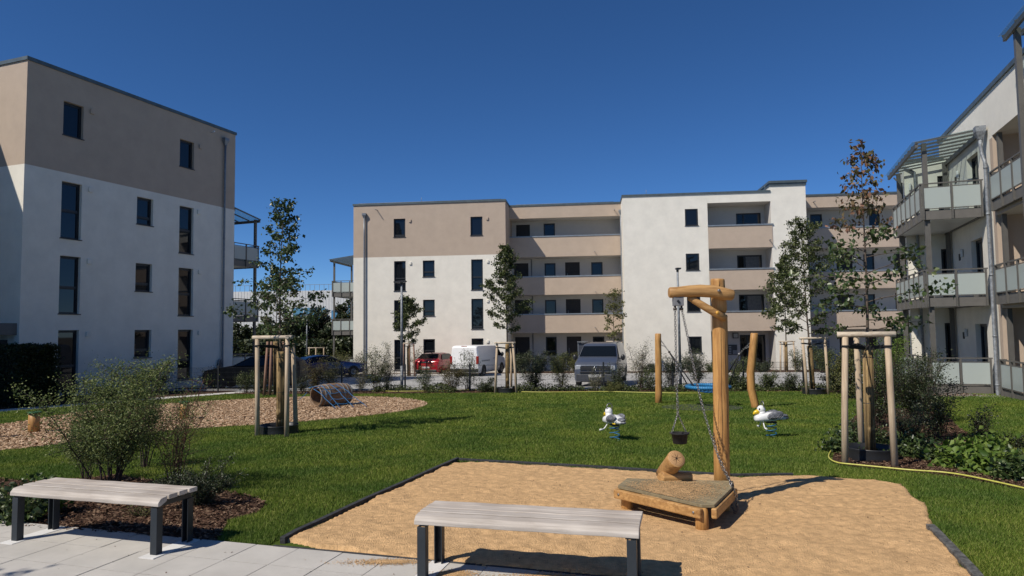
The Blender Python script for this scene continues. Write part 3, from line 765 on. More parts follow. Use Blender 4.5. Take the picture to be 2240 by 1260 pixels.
# house number sign and mailbox panel
SIGN = mat('sign_white', (.42, .43, .42), .4, .05)
u, v = hM(1609, 734, DB-.03); s = MB(); s.box(u-.2, u+.2, DB-.06, DB-.01, v-.2, v+.2); so_ = s.build('number_sign', mat('sign_frame', (.05, .05, .05), .5), mh)
s = MB(); s.box(u-.14, u+.14, DB-.07, DB-.062, v-.14, v+.14); s.build('plate', SIGN, so_)
u0, v1 = hM(1592, 754, DB-.03); u1, v0 = hM(1612.6, 776, DB-.03); s = MB(); s.box(u0, u1, DB-.08, DB-.01, v0, v1); so_ = s.build('mailbox_panel', mat('mailbox_grey', (.045, .047, .05), .45, .1), mh)
s = MB()
for i in range(4):
    for j in range(4): s.box(u0+.33+i*.075, u0+.39+i*.075, DB-.09, DB-.082, v0+.05+j*.07, v0+.1+j*.07)
for j in range(5): s.box(u0+.05, u0+.22, DB-.09, DB-.082, v0+.08+j*.12, v0+.13+j*.12)
s.build('name_plate', SIGN, so_)
# right gallery
bands = [(429, 454.6, 1770), (500, 544, 1770), (594.3, 631.7, 1830), (680.7, 720, 1840)]
bz2 = [(hM(x, a, D2)[1], hM(x, b, D2)[1]) for a, b, x in bands]; ZG = bz2[0][0]
D2b = D2+1.7; bw = []
for a, b, c, t in ((1772, 468.9, 1798, 'w'), (1900, 462, 1924, 'w'), (1829, 557.8, 1864, 'd'), (1888, 556, 1912, 'w'), (1955, 554.5, 1986, 'd'), (1832, 645, 1866, 'd'), (1890, 643.5, 1914, 'w'), (1958, 641, 1988, 'd'), (1836, 733, 1868, 'd'), (1893, 732, 1917, 'w'), (1950, 730, 1985, 'd')):
    u0, v1 = hM(a, b, D2b); u1 = hM(c, b, D2b)[0]; bw.append((u0, u1, v1-(2.15 if t == 'd' else 1.3), v1, t))
wall(PM(D2b), (XE, XF), (GB, ZG), [(a, b, c, d, .1) for a, b, c, d, t in bw], zs, mbs)
for a, b, c, d, t in bw:
    if t == 'd': door(PM(D2b), a, b, c, d, .06, mh)
    else: window(PM(D2b), a, b, c, d, .06, mh, (), sill=False)
for k, (zt, zl) in enumerate(bz2):
    parapet(XE, XF, D2, zt, zl, 'p', None, cap=(XE+.003, XF, D2-.04, D2+.2) if k else None)
    mbs['s'].quad((XE, D2+.16, zl+.01), (XF, D2+.16, zl+.01), (XF, D2b, zl+.01), (XE, D2b, zl+.01))
    if k: mbs['s'].quad((XE, D2+.16, zl+.25), (XF, D2+.16, zl+.25), (XF, D2b, zl+.25), (XE, D2b, zl+.25))
u, v = hM(1779, 442, D2); s = MB(); s.tube([(u, D2, v), (u, D2-.42, v-.02)], .028, 8); s.build('overflow_pipe', ZINCP, mh)
# mailbox block by the right gallery entrance
u, v = hM(1789, 745, D2-.5); s = MB(); s.box(u-.5, u+.75, D2-.6, D2-.4, v-1.2, v+.15); so_ = s.build('mailbox_wall', mat('mailbox_light', (.25, .25, .24), .5, .1), mh)
s = MB()
for i in range(3):
    for j in range(5): s.box(u-.4+i*.4, u-.08+i*.4, D2-.612, D2-.603, v-.9+j*.19, v-.76+j*.19)
s.build('letter_flap', mat('flap', (.12, .12, .12), .5), so_)
mbs['w'].build('wall', WHITE, mh); mbs['b'].build('upper_wall', BEIGE, mh); mbs['s'].build('gallery_wall', SOFFIT, mh)
# roofs
caps.box(XA-.05, XB+.05, -.06, 12, ZM-.005, ZM+.13); caps.box(XB+.05, XC-.05, D1-.05, 12.0, ZM-.003, ZM+.12)
caps.box(XC-.05, XD-.002, -.06, 12, ZW-.005, ZW+.14); caps.box(XD-.04, XE+.05, -.06, 12.01, ZT-.005, ZT+.17); caps.box(XD-.1, XE+.1, -.12, 12.05, ZT+.172, ZT+.34)
caps.box(XE+.052, XF, D2-.06, 12, ZG-.005, ZG+.12); caps.build('roof_edge', CAP, mh)
s = MB()
for i in range(26):
    x = XA+1+i*1.35
    if XB < x < XC or x > XE: continue
    s.tube([(x, .25, ZM+.1), (x, .25, ZM+(.5 if i % 6 == 3 else .2))], .014, 5)
s.tube([(XA+.3, .25, ZM+.2), (XB-.3, .25, ZM+.2)], .012, 5); s.tube([(XB+.5, D1+.3, ZM+.2), (XC-.5, D1+.3, ZM+.2)], .012, 5)
s.build('lightning_rod', ZINC, mh)
u, v = hM(798, 478); downpipe(PM(0), u, v, GB, -.12, mh, ZINCP, .06)
u, v = hM(825, 460); s = MB(); s.tube([(u, 0, v), (u, -.45, v-.02)], .028, 8); s.build('overflow_pipe', ZINCP, mh)
u, v = hM(1357.5, 470, D1); downpipe(PM(D1), u, v, GB, -.12, mh, ZINC, .06)
# balconies on the left end
for zf in (-1.35, 1.5, 4.37):
    balcony(mh, -2.05, -.03, 1.2, 5.2, zf, 'fl', .8)
for a, b in ((-1.95, 1.3), (-1.95, 5.1), (-.25, 1.3)):
    s = MB(); s.box(a-.06, a+.06, b-.06, b+.06, GB-.1, 7.1); s.build('post', STEEL, mh)
canopy(mh, -2.2, -.02, 1.0, 5.4, 7.15, 7.45, 'x', 9)

# ---------------------------------------------------------------- right house
FR = Frame(15.23, 21.69, E20)
rh = thing('apartment_building', (FR.o.x, FR.o.y, 0), 'white house at the right edge with steel and frosted glass corner balconies', 'building', E20)
PR = lambda u, v, w: (w, u, v)          # wall facing the yard ; u runs away from the camera
ZRR = 8.98; GR = -.75; YW = 4.7; XW = -1.43; ZWG = 8.15
mbs = {'w': MB(), 'p': MB(), 's': MB()}
YR = -.95; YN = -13
dops = []; zfl = (-.40, 2.45, 5.30)
for zf in zfl: dops.append((.6, 1.9, zf+.02, zf+2.15, .22))
wall(PR, (YR, YW), (GR, ZRR), dops, zw, mbs)
for d in dops:
    window(PR, d[0], d[1], d[2], d[3], .15, rh, (), (.5,), sill=False)
wall(PR, (YN, YR), (7.56, ZRR), [], zw, mbs)                     # band over the loggia
# wing facing the camera
wall(lambda u, v, w: (u, YW+w, v), (XW, 0), (GR, ZWG), [(-.30, -.06, z+.02, z+2.2, .10) for z in zfl], zw, mbs)
for z in zfl: window(lambda u, v, w: (u, YW+w, v), -.30, -.06, z+.02, z+2.2, .05, rh, (), sill=False)
mbs['w'].quad((XW, YW, GR), (XW, YW+.9, GR), (XW, YW+.9, ZWG), (XW, YW, ZWG))
mbs['w'].quad((0, YW, ZWG), (0, YW+.9, ZWG), (0, YW+.9, ZRR), (0, YW, ZRR))
# loggia recess (sand coloured) behind the near balconies
XL = 1.6
for k, z in enumerate(zfl):
    z1 = z+(2.62 if k < 2 else 2.26)
    mbs['p'].quad((0, YR, z-.23), (XL, YR, z-.23), (XL, YR, z1), (0, YR, z1))
    mbs['p'].quad((XL, YN, z-.23), (XL, YR, z-.23), (XL, YR, z1), (XL, YN, z1))
    mbs['s'].quad((0, YN, z1), (XL, YN, z1), (XL, YR, z1), (0, YR, z1)); mbs['s'].quad((0, YN, z), (XL, YN, z), (XL, YR, z), (0, YR, z))
    if k < 2: mbs['p'].quad((0, YN, z1), (0, YR, z1), (0, YR, z1+.23), (0, YN, z1+.23))
mbs['p'].quad((0.002, YR-.0, GR), (-.004, YR, GR), (-.004, YR, ZRR-1.5), (0.002, YR, ZRR-1.5))
mbs['p'].quad((-.004, YR, GR), (-.004, YR+.28, GR), (-.004, YR+.28, 7.5), (-.004, YR, 7.5))
mbs['w'].build('wall', WHITE, rh); mbs['p'].build('loggia_wall', PINK, rh); mbs['s'].build('soffit', SOFFIT, rh)
caps = MB(); caps.box(-.06, 9, YN, YW+.9, ZRR-.005, ZRR+.14); caps.box(XW-.05, -.06, YW-.05, YW+.9, ZWG-.005, ZWG+.10); caps.build('roof_edge', CAP, rh)
# corner balconies
BX0, BX1, BY0, BY1 = -1.80, -.10, -.05, 4.9
for zf in (-.52, 2.33, 5.18):
    balcony(rh, BX0, BX1, BY0, BY1, zf, 'fl', .86)
for a, b, zt in ((BX0+.16, BY0+.16, 7.75), (BX0+.16, BY1-.3, 7.65), (-.12, YW-.35, 7.9)):
    s = MB(); s.box(a-.07, a+.07, b-.07, b+.07, GR-.1, zt); s.build('post', STEEL, rh)
canopy(rh, BX0-.15, -.03, BY0-.15, BY1+.2, 7.72, 7.98, 'x', 9, 'glass balcony roof on grey rafters')
s = MB(); s.tube([(BX0+.05, BY1, 7.6), (BX0+.14, BY1-.08, 7.45), (BX0+.3, BY1-.1, 7.35), (BX0+.3, BY1-.1, GR)], .03, 8); s.build('drain_pipe', STEEL, rh)
s = MB(); s.tube([(XW-.05, YW-.09, 8.0), (XW+.35, YW-.09, 7.7), (XW+.35, YW-.09, GR)], .05, 8); s.build('drain_pipe', ZINC, rh)
for z in zfl:
    for (y, hh, m_, r_) in ((2.85, 1.72, WHITE, .07),):
        s = MB(); s.lathe([(.045, 0), (.05, .02), (.05, .26), (.045, .28)], 12, Matrix.Translation((-.055, y, z+1.7))); s.build('wall_lamp', mat('lamp_cream', (.6, .6, .57), .35), rh)
    s = MB(); s.box(-.02, -.0, 3.25, 3.45, z+1.62, z+1.86); s.build('wall_socket', mat('socket_black', (.01, .01, .01), .5), rh)
    s = MB(); s.lathe([(.045, 0), (.05, .02), (.05, .26), (.045, .28)], 12, Matrix.Translation((-1.25, YW-.055, z+1.7))); s.build('wall_lamp', MATS['lamp_cream'], rh)
# big round downpipe with hopper
u, v = FR.hit(2156, 300, 0, -.16).yz
t = MB(); zz = FR.hit(2152, 318, 0, -.3).z
yq = -.62
zz += .35
t.tube([(-.20, yq+.12, zz), (-.20, yq+.12, zz-.18), (-.17, yq+.14, zz-.45), (-.14, yq, zz-.72), (-.13, yq, zz-.9), (-.13, yq, 4), (-.13, yq, GR+.15), (-.17, yq-.03, GR)], .052, 14)
for q in (zz-.9, 5.2, 3.3, 1.4, -.1): t.tube([(-.13, yq, q), (-.13, yq, q-.06)], .060, 14)
o = t.build('downpipe', ZINC, rh)
h_ = MB(); q = []
for (s_, v_) in ((.055, zz), (.07, zz+.06), (.14, zz+.24), (.14, zz+.42)):
    q.append([(-.20-s_, yq+.12-s_, v_), (-.20+s_, yq+.12-s_, v_), (-.20+s_, yq+.12+s_, v_), (-.20-s_, yq+.12+s_, v_)])
for A, B in zip(q[:-1], q[1:]):
    for k in range(4): h_.quad(A[k], A[(k+1) % 4], B[(k+1) % 4], B[k])
h_.poly(q[0]); h_.build('rain_hopper', ZINC, o)
# near balconies in front of the loggia
for zf in (-.52, 2.33, 5.18):
    balcony(rh, -.14, -.02, YN, -1.15, zf, 'lb', 1.0)
for b in (-4.66, -9.2):
    s = MB(); s.box(-.42, -.285, b-.07, b+.07, GR-.1, 9.46); s.build('post', STEEL, rh)
canopy(rh, -.52, -.0, YN, -4.1, 9.50, 9.62, 'x', 9)
for k, z in enumerate(zfl):
    window(lambda u, v, w: (XL+w, u, v), -4.3, -2.2, z+.05, z+2.2, -.06, rh, (), (.5,), sill=False)
    s = MB(); s.box(.05, .17, YR-.35, YR-.2, z, z+2.6); s.build('post', STEEL, rh)
for o_ in [x for x in bpy.data.objects if x.parent == rh and x.name.startswith('canopy')][1:]: o_['label'] = 'high glass canopy over the near balconies'

# ---------------------------------------------------------------- works building behind
FI = Frame(-38, 92, R(-3))
ih = thing('factory_building', (FI.o.x, FI.o.y, 0), 'distant white ribbed hall with blue window bands between the two houses', 'building', R(-3))
RIB = mat('ribbed_white', (.62, .63, .62), .7, .05, 2)
s = MB(); s.box(0, 38, 0, 10, -1.4, 7.3)
for i in range(95): s.box(i*.4, i*.4+.30, -.03, 0, -1.4, 7.3)
s.build('wall', RIB, ih)
for (x0, x1, z0, z1) in ((8.6, 13.2, 3.4, 5.0), (16, 22.0, 4.2, 5.5), (15, 21, 1.4, 2.6)):
    s = MB(); s.box(x0, x1, -.2, -.13, z0, z1); wo = s.build('window', mat('blue_glass', (.10, .25, .38), .1, .1, 1), ih)
    s = MB(); [s.box(x0+k*1.5, x0+k*1.5+.08, -.24, -.205, z0, z1) for k in range(int((x1-x0)/1.5)+1)]; s.build('window_frame', RIB, wo)
s = MB(); s.box(13.9, 16.2, -.25, -.14, -1.4, 4.6); s.build('blue_stair_panel', mat('panel_blue', (.08, .26, .45), .5), ih)
s = MB()
s.bar((0, 0, 8.1), (38, 0, 8.1), .05, .05)
for i in range(60): s.box(i*.64, i*.64+.04, -.02, .02, 7.3, 8.1)
s.build('roof_railing', ZINC, ih)
s = MB(); s.box(5.6, 6.6, 2, 3, 7.3, 8.8); s.build('roof_vent', RIB, ih)
# ================================================================== OBJECTS
def chain(mb, pts, link=.034, r=.0035, wdt=.011, n=6):
    """oval links, alternately turned, along a polyline"""
    P = [Vector(p) for p in pts]; L = [0]
    for a, b in zip(P[:-1], P[1:]): L.append(L[-1]+(b-a).length)
    s = 0; k = 0; step = link-2*r*1.2
    while s < L[-1]:
        i = max(j for j in range(len(P)-1) if L[j] <= s+1e-9); t = (s-L[i])/(L[i+1]-L[i]); c = P[i].lerp(P[i+1], t); d = (P[i+1]-P[i]).normalized()
        u = d.orthogonal().normalized(); v = d.cross(u)
        if k % 2: u = v
        ring = []
        for q in range(10):
            a = 2*math.pi*q/10; ring.append(c+d*math.cos(a)*link/2+u*math.sin(a)*wdt)
        mb.tube(ring, r, n=5, closed=True, cap=False); s += step; k += 1
def sag(a, b, s, n=12):
    a = Vector(a); b = Vector(b); return [a.lerp(b, i/n)-Vector((0, 0, s*4*(i/n)*(1-i/n))) for i in range(n+1)]

# ---------------------------------------------------------------- benches
def make_bench(L=1.55, W=.41):
    t = thing('park_bench', (0, 0, 0), 'x', 'bench', group='slatted benches on the paving')
    H = .45
    leg = []
    ws = [.092, .091, .091, .091]; y = -W/2; s = MB(); gap = .019
    zt = [H-.012, H, H, H-.004]
    for k, w_ in enumerate(ws):
        yy0, yy1 = y, y+w_
        a, b = zt[k], zt[k]
        p = [(yy0, a-.036), (yy1, a-.036), (yy1, a), (yy0, a)]
        if k == 0: p = [(yy0, a-.058), (yy0+.03, a-.058), (yy1, a-.03), (yy1, a+.008), (yy0+.028, a), (yy0, a-.03)]
        n = len(p); i = len(s.v); N = 14
        for j in range(N+1):
            x = -L/2+L*j/N
            s.v += [(x, q, z+.0012*math.sin(j*1.7+k)) for q, z in p]
        for j in range(N):
            for m_ in range(n):
                s.f.append((i+j*n+m_, i+j*n+(m_+1) % n, i+(j+1)*n+(m_+1) % n, i+(j+1)*n+m_)); s.sm.append(False)
        s.f.append(tuple(i+m_ for m_ in range(n))[::-1]); s.sm.append(False)
        s.f.append(tuple(i+N*n+m_ for m_ in range(n))); s.sm.append(False)
        y += w_+gap
    s.build('seat', WOODB, t, bevel=.004)
    FR_ = mat('bench_steel', (.020, .026, .032), .45, .12, 6)
    f = MB()
    for x in (-L/2+.06, L/2-.06):
        f.box(x-.03, x+.03, -W/2+.02, W/2-.02, H-.085, H-.05)
    for yv in (-W/2+.10, W/2-.12): f.box(-L/2+.09, L/2-.09, yv-.015, yv+.015, H-.075, H-.051)
    f.build('frame', FR_, t, bevel=.003)
    for x in (-L/2+.05, L/2-.05):
        for yv, sg in ((-W/2+.045, 1), (W/2-.045, -1)):
            l = MB(); l.box(x-.038, x+.038, yv-.040*sg-.004, yv-.040*sg+.004, .006, H-.086) if False else None
            # U profile leg, flat face outward
            y_o = yv-.036*sg
            l.box(x-.031, x+.031, min(y_o, y_o+.008*sg), max(y_o, y_o+.008*sg), .006, H-.086)
            for xx in (x-.031, x+.023): l.box(xx, xx+.008, min(y_o+.0085*sg, y_o+.062*sg), max(y_o+.0085*sg, y_o+.062*sg), .006, H-.086)
            l.build('leg', FR_, t, bevel=.002)
    pl = mat('footing_concrete', (.66, .65, .62), .85, .06, 5, .2, 150)
    for x in (-L/2+.05, L/2-.05):
        p = MB(); p.box(x-.07, x+.07, -W/2-.06, W/2+.03, -.006, .0055); p.build('base_plate', pl, t)
    return t
BEN = make_bench()
def put_bench(t, p_fl, p_fr, label):
    """front edge corners of the seat (pixels) give place and turn"""
    d = lambda p: (lambda r: CAMLOC+r*((.45-CAMZ)/r.z))(ray(*p))
    a, b = d(p_fl), d(p_fr); e = (b-a); ang = math.atan2(e.y, e.x); n = Vector((-math.sin(ang), math.cos(ang), 0))
    c = (a+b)/2+n*.205; t.location = (c.x, c.y, .018); t.rotation_euler.z = ang; t['label'] = label
    return t
put_bench(BEN, (27, 1071), (340, 1094), 'slatted wooden bench on the left in front of the fine leaved shrub')
B2 = put_bench(copy_tree(BEN), (901.5, 1131), (1402, 1161), 'slatted wooden bench at the edge of the sand, cut off by the picture bottom')

# ---------------------------------------------------------------- sand crane
BZ = .02
cr0 = gnd(1579, 1053, .0); CY = 7.0
pb = at(1579, 1060, CY); 
ct = thing('sand_crane', (pb.x, CY, gz(CY)), 'tall robinia wood post crane with beam, brace and bucket chains', 'play crane')
def C(px, py, dy=0.0): q = at(px, py, CY+dy); return Vector((q.x-pb.x, q.y-CY, q.z-gz(CY)))
m = MB(); top = C(1569.5, 611); g1 = C(1574, 683); g2 = C(1574.3, 686)
pts = [Vector((0, 0, -.05)), C(1579, 1000), C(1577.5, 900), C(1576, 800), C(1574.5, 700), C(1574, 689)]
m.tube(pts, [.079, .079, .078, .077, .077, .076], 20, irr=.05); m.tube([C(1574, 689), C(1574, 687.4)], [.072, .060], 20, cap=True)
m.tube([C(1574, 689), C(1574, 682)], .056, 18)
m.tube([C(1573.9, 683.3), C(1573.8, 679), C(1573.2, 665), C(1571, 640), C(1569.7, 615), C(1569.5, 611.5), C(1569.5, 610.2)], [.064, .076, .076, .072, .071, .069, .062], 20, irr=.04)
m.build('post', WOODP, ct)
m = MB(); rk = random.Random(8)
for (x_, ya_, yb2, xo) in ((1578, 700, 1045, -.012), (1572, 720, 860, .030), (1584, 850, 1010, .045), (1569, 615, 640, -.02), (1566, 870, 960, -.045)):
    q = []
    for i in range(10):
        yy_ = ya_+(yb2-ya_)*i/9; cc_ = C(1574.2+(yy_-690)*.0145, yy_); xx_ = xo+rk.uniform(-.002, .002); q.append(Vector((cc_.x+xx_, -math.sqrt(max(.0001, .0775**2-xx_**2)), cc_.z)))
    m.tube(q, [.0006+.0019*math.sin(math.pi*i/9) for i in range(10)], 5)
m.build('drying_crack', mat('crack_dark', (.02, .01, .006), .9), ct)
m = MB(); B = lambda a, b: C(a, b, -.13)
m.tube([B(1463, 640), B(1465, 640), B(1480, 640), B(1505, 637), B(1530, 636), B(1560, 638), B(1585, 642.5), B(1602, 645.5), B(1604.5, 646)], [.045, .053, .056, .058, .062, .065, .062, .055, .044], 18, irr=.08)
m.build('beam', WOODX, ct)
m = MB(); m.tube([C(1506, 650, -.10), C(1520, 658, -.12), C(1545, 673, -.13), C(1565, 685, -.125), C(1587, 697, -.11)], [.030, .036, .038, .038, .036], 14, irr=.06)
m.build('brace', WOODX, ct)
for q, rr_ in ((C(1572.5, 636, -.197), .016), (C(1569, 684, -.17), .016)):
    m = MB(); m.lathe([(rr_, 0), (rr_*1.1, .006), (rr_*.7, .014), (.001, .016)], 14, Matrix.Translation(q) @ Matrix.Rotation(R(90), 4, 'X')); m.build('bolt', CHAIN if rr_ and q.z > 2 else mat('bolt_cap', (.62, .33, .05), .4), ct)
GREY = mat('pulley_grey', (.20, .20, .205), .45, .1, 10)
q0, q1 = C(1472, 651, -.13), C(1494.5, 669, -.13)
m = MB(); m.box(q0.x, q1.x, q0.y-.035, q0.y+.035, q1.z, q0.z); m.box(q0.x-.008, q1.x+.008, q0.y-.03, q0.y+.03, q0.z+.0005, q0.z+.010); pu = m.build('pulley_box', GREY, ct, bevel=.004)
m = MB(); m.bar(C(1482, 657, -.17), C(1487, 663, -.17), .006, .022); m.build('crank_slot', BLACKP, pu)
for x in (1476.5, 1490.5):
    m = MB(); a = C(x, 670, -.13); m.lathe([(.018, 0), (.02, .02), (.012, .028), (.012, .045)], 12, Matrix.Translation(a-Vector((0, 0, .04)))); m.build('chain_guide', CHAIND, pu)
m = MB(); top1 = C(1476.5, 673, -.13); spl = C(1482.5, 905, -.13)
chain(m, [top1, C(1478, 740, -.13), C(1480, 830, -.13), spl]); m.build('lift_chain', CHAIN, ct)
bk_c = C(1487, 957, -.13); zr = C(1487, 946.5, -.13).z; rb = .092
m = MB()
for a in ((-.085, -.02), (.075, .03)): chain(m, [spl, Vector((bk_c.x+a[0], bk_c.y+a[1], zr-.005))], .026, .0028, .008)
m.build('bucket_chain', CHAIN, ct)
m = MB()
chain(m, [C(1490.5, 673, -.13), C(1501, 722, -.13), C(1514, 785, -.14), C(1527, 850, -.15), C(1541, 905, -.2), C(1556, 955, -.25), C(1574, 1005, -.3), C(1597, 1052, -.36), C(1601, 1068, -.40)]); m.build('pull_chain', CHAIN, ct)
m = MB(); chain(m, [C(1561, 950, -.09), C(1567, 985, -.12), C(1580, 1025, -.24), C(1600, 1058, -.36), C(1610, 1085, -.45), C(1613, 1117, -.5), C(1607, 1122, -.52), C(1601, 1105, -.48), C(1598, 1075, -.42)]); m.build('safety_chain', CHAIND, ct)
# bucket hanging from the chain
bw_ = Vector((pb.x, CY, gz(CY)))+Vector((bk_c.x, bk_c.y, 0)); zb_ = C(1487, 970, -.13).z+gz(CY); zt_ = zr+gz(CY)
bo = thing('bucket', (bw_.x, bw_.y, zb_), 'black rubber bucket hanging from the crane chain', 'bucket')
h = zt_-zb_
m = MB(); m.lathe([(.001, 0), (.062, 0), (.068, .006), (.080, h-.012), (.092, h-.012), (.095, h-.004), (.092, h), (.078, h), (.066, .01), (.001, .01)], 28, cap=False); m.build('bucket_shell', RUBBER, bo)
m = MB()
for a in (-.09, .09): m.tube([(a, -.01, h-.01), (a*1.1, 0, h+.008), (a, .012, h-.01)], .004, 6)
m.build('eyelet', CHAIND, bo)

# ---------------------------------------------------------------- play platform
zd = .225
D = lambda px, py: (lambda r: CAMLOC+r*((zd-CAMZ)/r.z))(ray(px, py))
dk = [D(1350, 1063), D(1528, 1103.5), D(1563, 1103.5), D(1606, 1062), D(1604, 1052), D(1372, 1046)]
cx_ = sum(p.x for p in dk)/6; cy_ = sum(p.y for p in dk)/6
pa = math.atan2((dk[1]-dk[0]).y, (dk[1]-dk[0]).x)
pt = thing('play_platform', (cx_, cy_, 0), 'low wooden platform with cut off corner standing in the sand', 'platform')
L_ = lambda p: (p.x-cx_, p.y-cy_)
poly = [L_(p) for p in dk]
# deck boards run parallel to the long front side
m = MB(); e = Vector((math.cos(pa), math.sin(pa))); nn = Vector((-e.y, e.x))
bmx = bmesh.new(); f = bmx.faces.new([bmx.verts.new((x, y, 0)) for x, y in poly])
mn = min(Vector(p).dot(nn) for p in poly); mxv = max(Vector(p).dot(nn) for p in poly); bwid = .115
import itertools
k = 0; cc = mn+.02
while cc < mxv:
    b2 = bmx.copy(); 
    bmesh.ops.bisect_plane(b2, geom=b2.verts[:]+b2.edges[:]+b2.faces[:], plane_co=(*(nn*(cc)), 0), plane_no=(*(-nn), 0), clear_outer=True)
    bmesh.ops.bisect_plane(b2, geom=b2.verts[:]+b2.edges[:]+b2.faces[:], plane_co=(*(nn*(cc+bwid-.006)), 0), plane_no=(*nn, 0), clear_outer=True)
    for f in b2.faces: m.prism([(v.co.x, v.co.y) for v in f.verts], zd-.028, zd+.0008*(k % 3))
    b2.free(); cc += bwid; k += 1
bmx.free(); m.build('deck', WOODD, pt, bevel=.003)
def sidebeam(a, b, name='beam', th=.05, hh=.088, ext=.03):
    a = Vector((*a, zd-.03-hh/2)); b = Vector((*b, zd-.03-hh/2)); d = (b-a).normalized(); m = MB(); m.bar(a-d*ext, b+d*ext, th, hh)
    return m.build(name, WOODX, pt, bevel=.012)
P2 = [Vector((*p, 0)) for p in poly]
o1 = sidebeam(poly[0], poly[1]); o2 = sidebeam(poly[2], poly[3]); o3 = sidebeam(poly[5], poly[0], ext=-.05); o4 = sidebeam(poly[4], poly[5], ext=-.06)
for (x, y), dx, dy in ((poly[1], .04, .05), (poly[0], .1, .05), (poly[3], -.1, .02), (poly[5], .08, -.07)):
    m = MB(); m.tube([(x+dx, y+dy, -.1), (x+dx, y+dy, .09), (x+dx, y+dy, zd-.03)], [.058, .057, .055], 16, irr=.05); m.build('leg', WOODP, pt)
for a, b, tt in ((poly[0], poly[1], .04), (poly[0], poly[1], .96)):
    q = Vector((*a, 0)).lerp(Vector((*b, 0)), tt); nrm = Vector((e.y, -e.x, 0)); q = q+nrm*.027; q.z = zd-.072
    m = MB(); m.lathe([(.012, 0), (.012, .003), (.006, .006), (.001, .006)], 12, Matrix.Translation(q) @ Matrix.Rotation(pa, 4, 'Z') @ Matrix.Rotation(R(90), 4, 'X')); m.build('bolt', CHAIN, pt)
# loose sand on the deck
P = np.array([D(1470+rng.normal(0, 48), 1072+rng.normal(0, 12))[:2] for _ in range(9000)]) - np.array([cx_, cy_])
P = P[inpoly(P, [(x*.93, y*.93) for x, y in poly])]; n = len(P); C0 = np.column_stack([P+np.array([cx_, cy_]), np.full(n, zd+.004)+rng.random(n)*.003]); s_ = .004
V = np.stack([C0+[-s_, -s_, 0], C0+[s_, -s_, .001], C0+[s_, s_, 0], C0+[-s_, s_, .002]], 1).reshape(-1, 3)
tag(npmesh('spilled_sand', V, np.arange(n*4).reshape(n, 4), SANDM), 'thin layer of sand lying on the wooden platform deck', 'sand', kind='stuff')

# ---------------------------------------------------------------- leaning log on a lying log
YL = 6.95
b0 = at(1452, 1042, YL)
lt = thing('log_seat', (b0.x, YL, zd), 'thick sawn log leaning on a shorter lying log behind the platform', 'log seat')
G = lambda px, py, dy=0.: at(px, py, YL+dy)-Vector((b0.x, YL, zd))
m = MB(); m.tube([G(1445, 1043, -.02), G(1450, 1043), G(1480, 1044), G(1510, 1044), G(1513, 1044)], [.045, .056, .054, .052, .045], 18, irr=.09); m.build('lying_log', WOODX, lt)
m = MB(); A = G(1452, 1038, .16); Bq = G(1480, 1003, -.13); 
m.tube([A, A.lerp(Bq, .3), A.lerp(Bq, .8), A.lerp(Bq, .985), Bq], [.082, .086, .088, .09, .085], 24, irr=.05); lo_ = m.build('leaning_log', WOODX, lt)
d = (Bq-A).normalized(); q = d.to_track_quat('Z', 'X').to_matrix().to_4x4()
m = MB(); m.lathe([(.084, 0), (.083, .002), (.04, .0025), (.001, .003)], 28, Matrix.Translation(Bq+d*.0005) @ q, cap=False)
EG = bpy.data.materials.new('log_end'); EG.use_nodes = True; n_ = EG.node_tree.nodes; l_ = EG.node_tree.links
tc = n_.new('ShaderNodeTexCoord'); mp = n_.new('ShaderNodeMapping'); mp.inputs['Location'].default_value = tuple(-v for v in Bq); l_.new(tc.outputs['Object'], mp.inputs[0])
wv_ = n_.new('ShaderNodeTexWave'); wv_.wave_type = 'RINGS'; wv_.rings_direction = 'SPHERICAL'; wv_.inputs['Scale'].default_value = 22; wv_.inputs['Distortion'].default_value = 3
l_.new(mp.outputs[0], wv_.inputs['Vector']); cr = n_.new('ShaderNodeValToRGB'); cr.color_ramp.elements[0].color = (.30, .155, .06, 1); cr.color_ramp.elements[1].color = (.50, .30, .14, 1)
l_.new(wv_.outputs['Fac'], cr.inputs[0]); l_.new(cr.outputs[0], n_['Principled BSDF'].inputs['Base Color']); n_['Principled BSDF'].inputs['Roughness'].default_value = .8
eo = m.build('end_grain', EG, lo_)
m = MB()
rq = random.Random(3)
for k in range(7):
    a = k*.9+rq.random()*.4; l = .05+rq.random()*.03
    u = q @ Vector((math.cos(a), math.sin(a), 0)); v = q @ Vector((-math.sin(a), math.cos(a), 0)); o_ = Bq+d*.0042
    m.poly([o_+v*.0035, o_-v*.0035, o_+u*l])
m.build('crack', mat('crack_dark', (.02, .01, .006), .9), lo_)

# ---------------------------------------------------------------- basket swing
sa = gnd(1440, 883); sb = gnd(1652, 893)
st = thing('nest_swing', (sa.x, sa.y, sa.z), 'blue round basket swing hung on black ropes between two leaning wooden posts', 'swing')
O = Vector((sa.x, sa.y, sa.z))
G = lambda px, py, Y: at(px, py, Y)-O
m = MB(); m.tube([Vector((0, 0, -.1)), G(1441, 860, sa.y), G(1440.5, 800, sa.y), G(1439.5, 745, sa.y), G(1439.5, 731, sa.y), G(1439.5, 729.5, sa.y)], [.098, .098, .095, .09, .088, .075], 16, irr=.05); m.build('post', WOODP, st)
m = MB(); m.tube([Vector(sb-O)-Vector((0, 0, .1)), G(1652, 885, sb.y), G(1643.5, 850, sb.y), G(1642, 815, sb.y), G(1646, 775, sb.y), G(1649, 745, sb.y), G(1650, 730, sb.y), G(1650, 728.5, sb.y)], [.10, .10, .10, .10, .10, .098, .094, .08], 16, irr=.07); m.build('post', WOODP, st)
ys = (sa.y+sb.y)/2; cS = G(1549, 846, ys); rS = .56
m = MB(); ring = [cS+Vector((math.cos(a)*rS, math.sin(a)*rS, 0)) for a in np.linspace(0, 2*math.pi, 40, endpoint=False)]
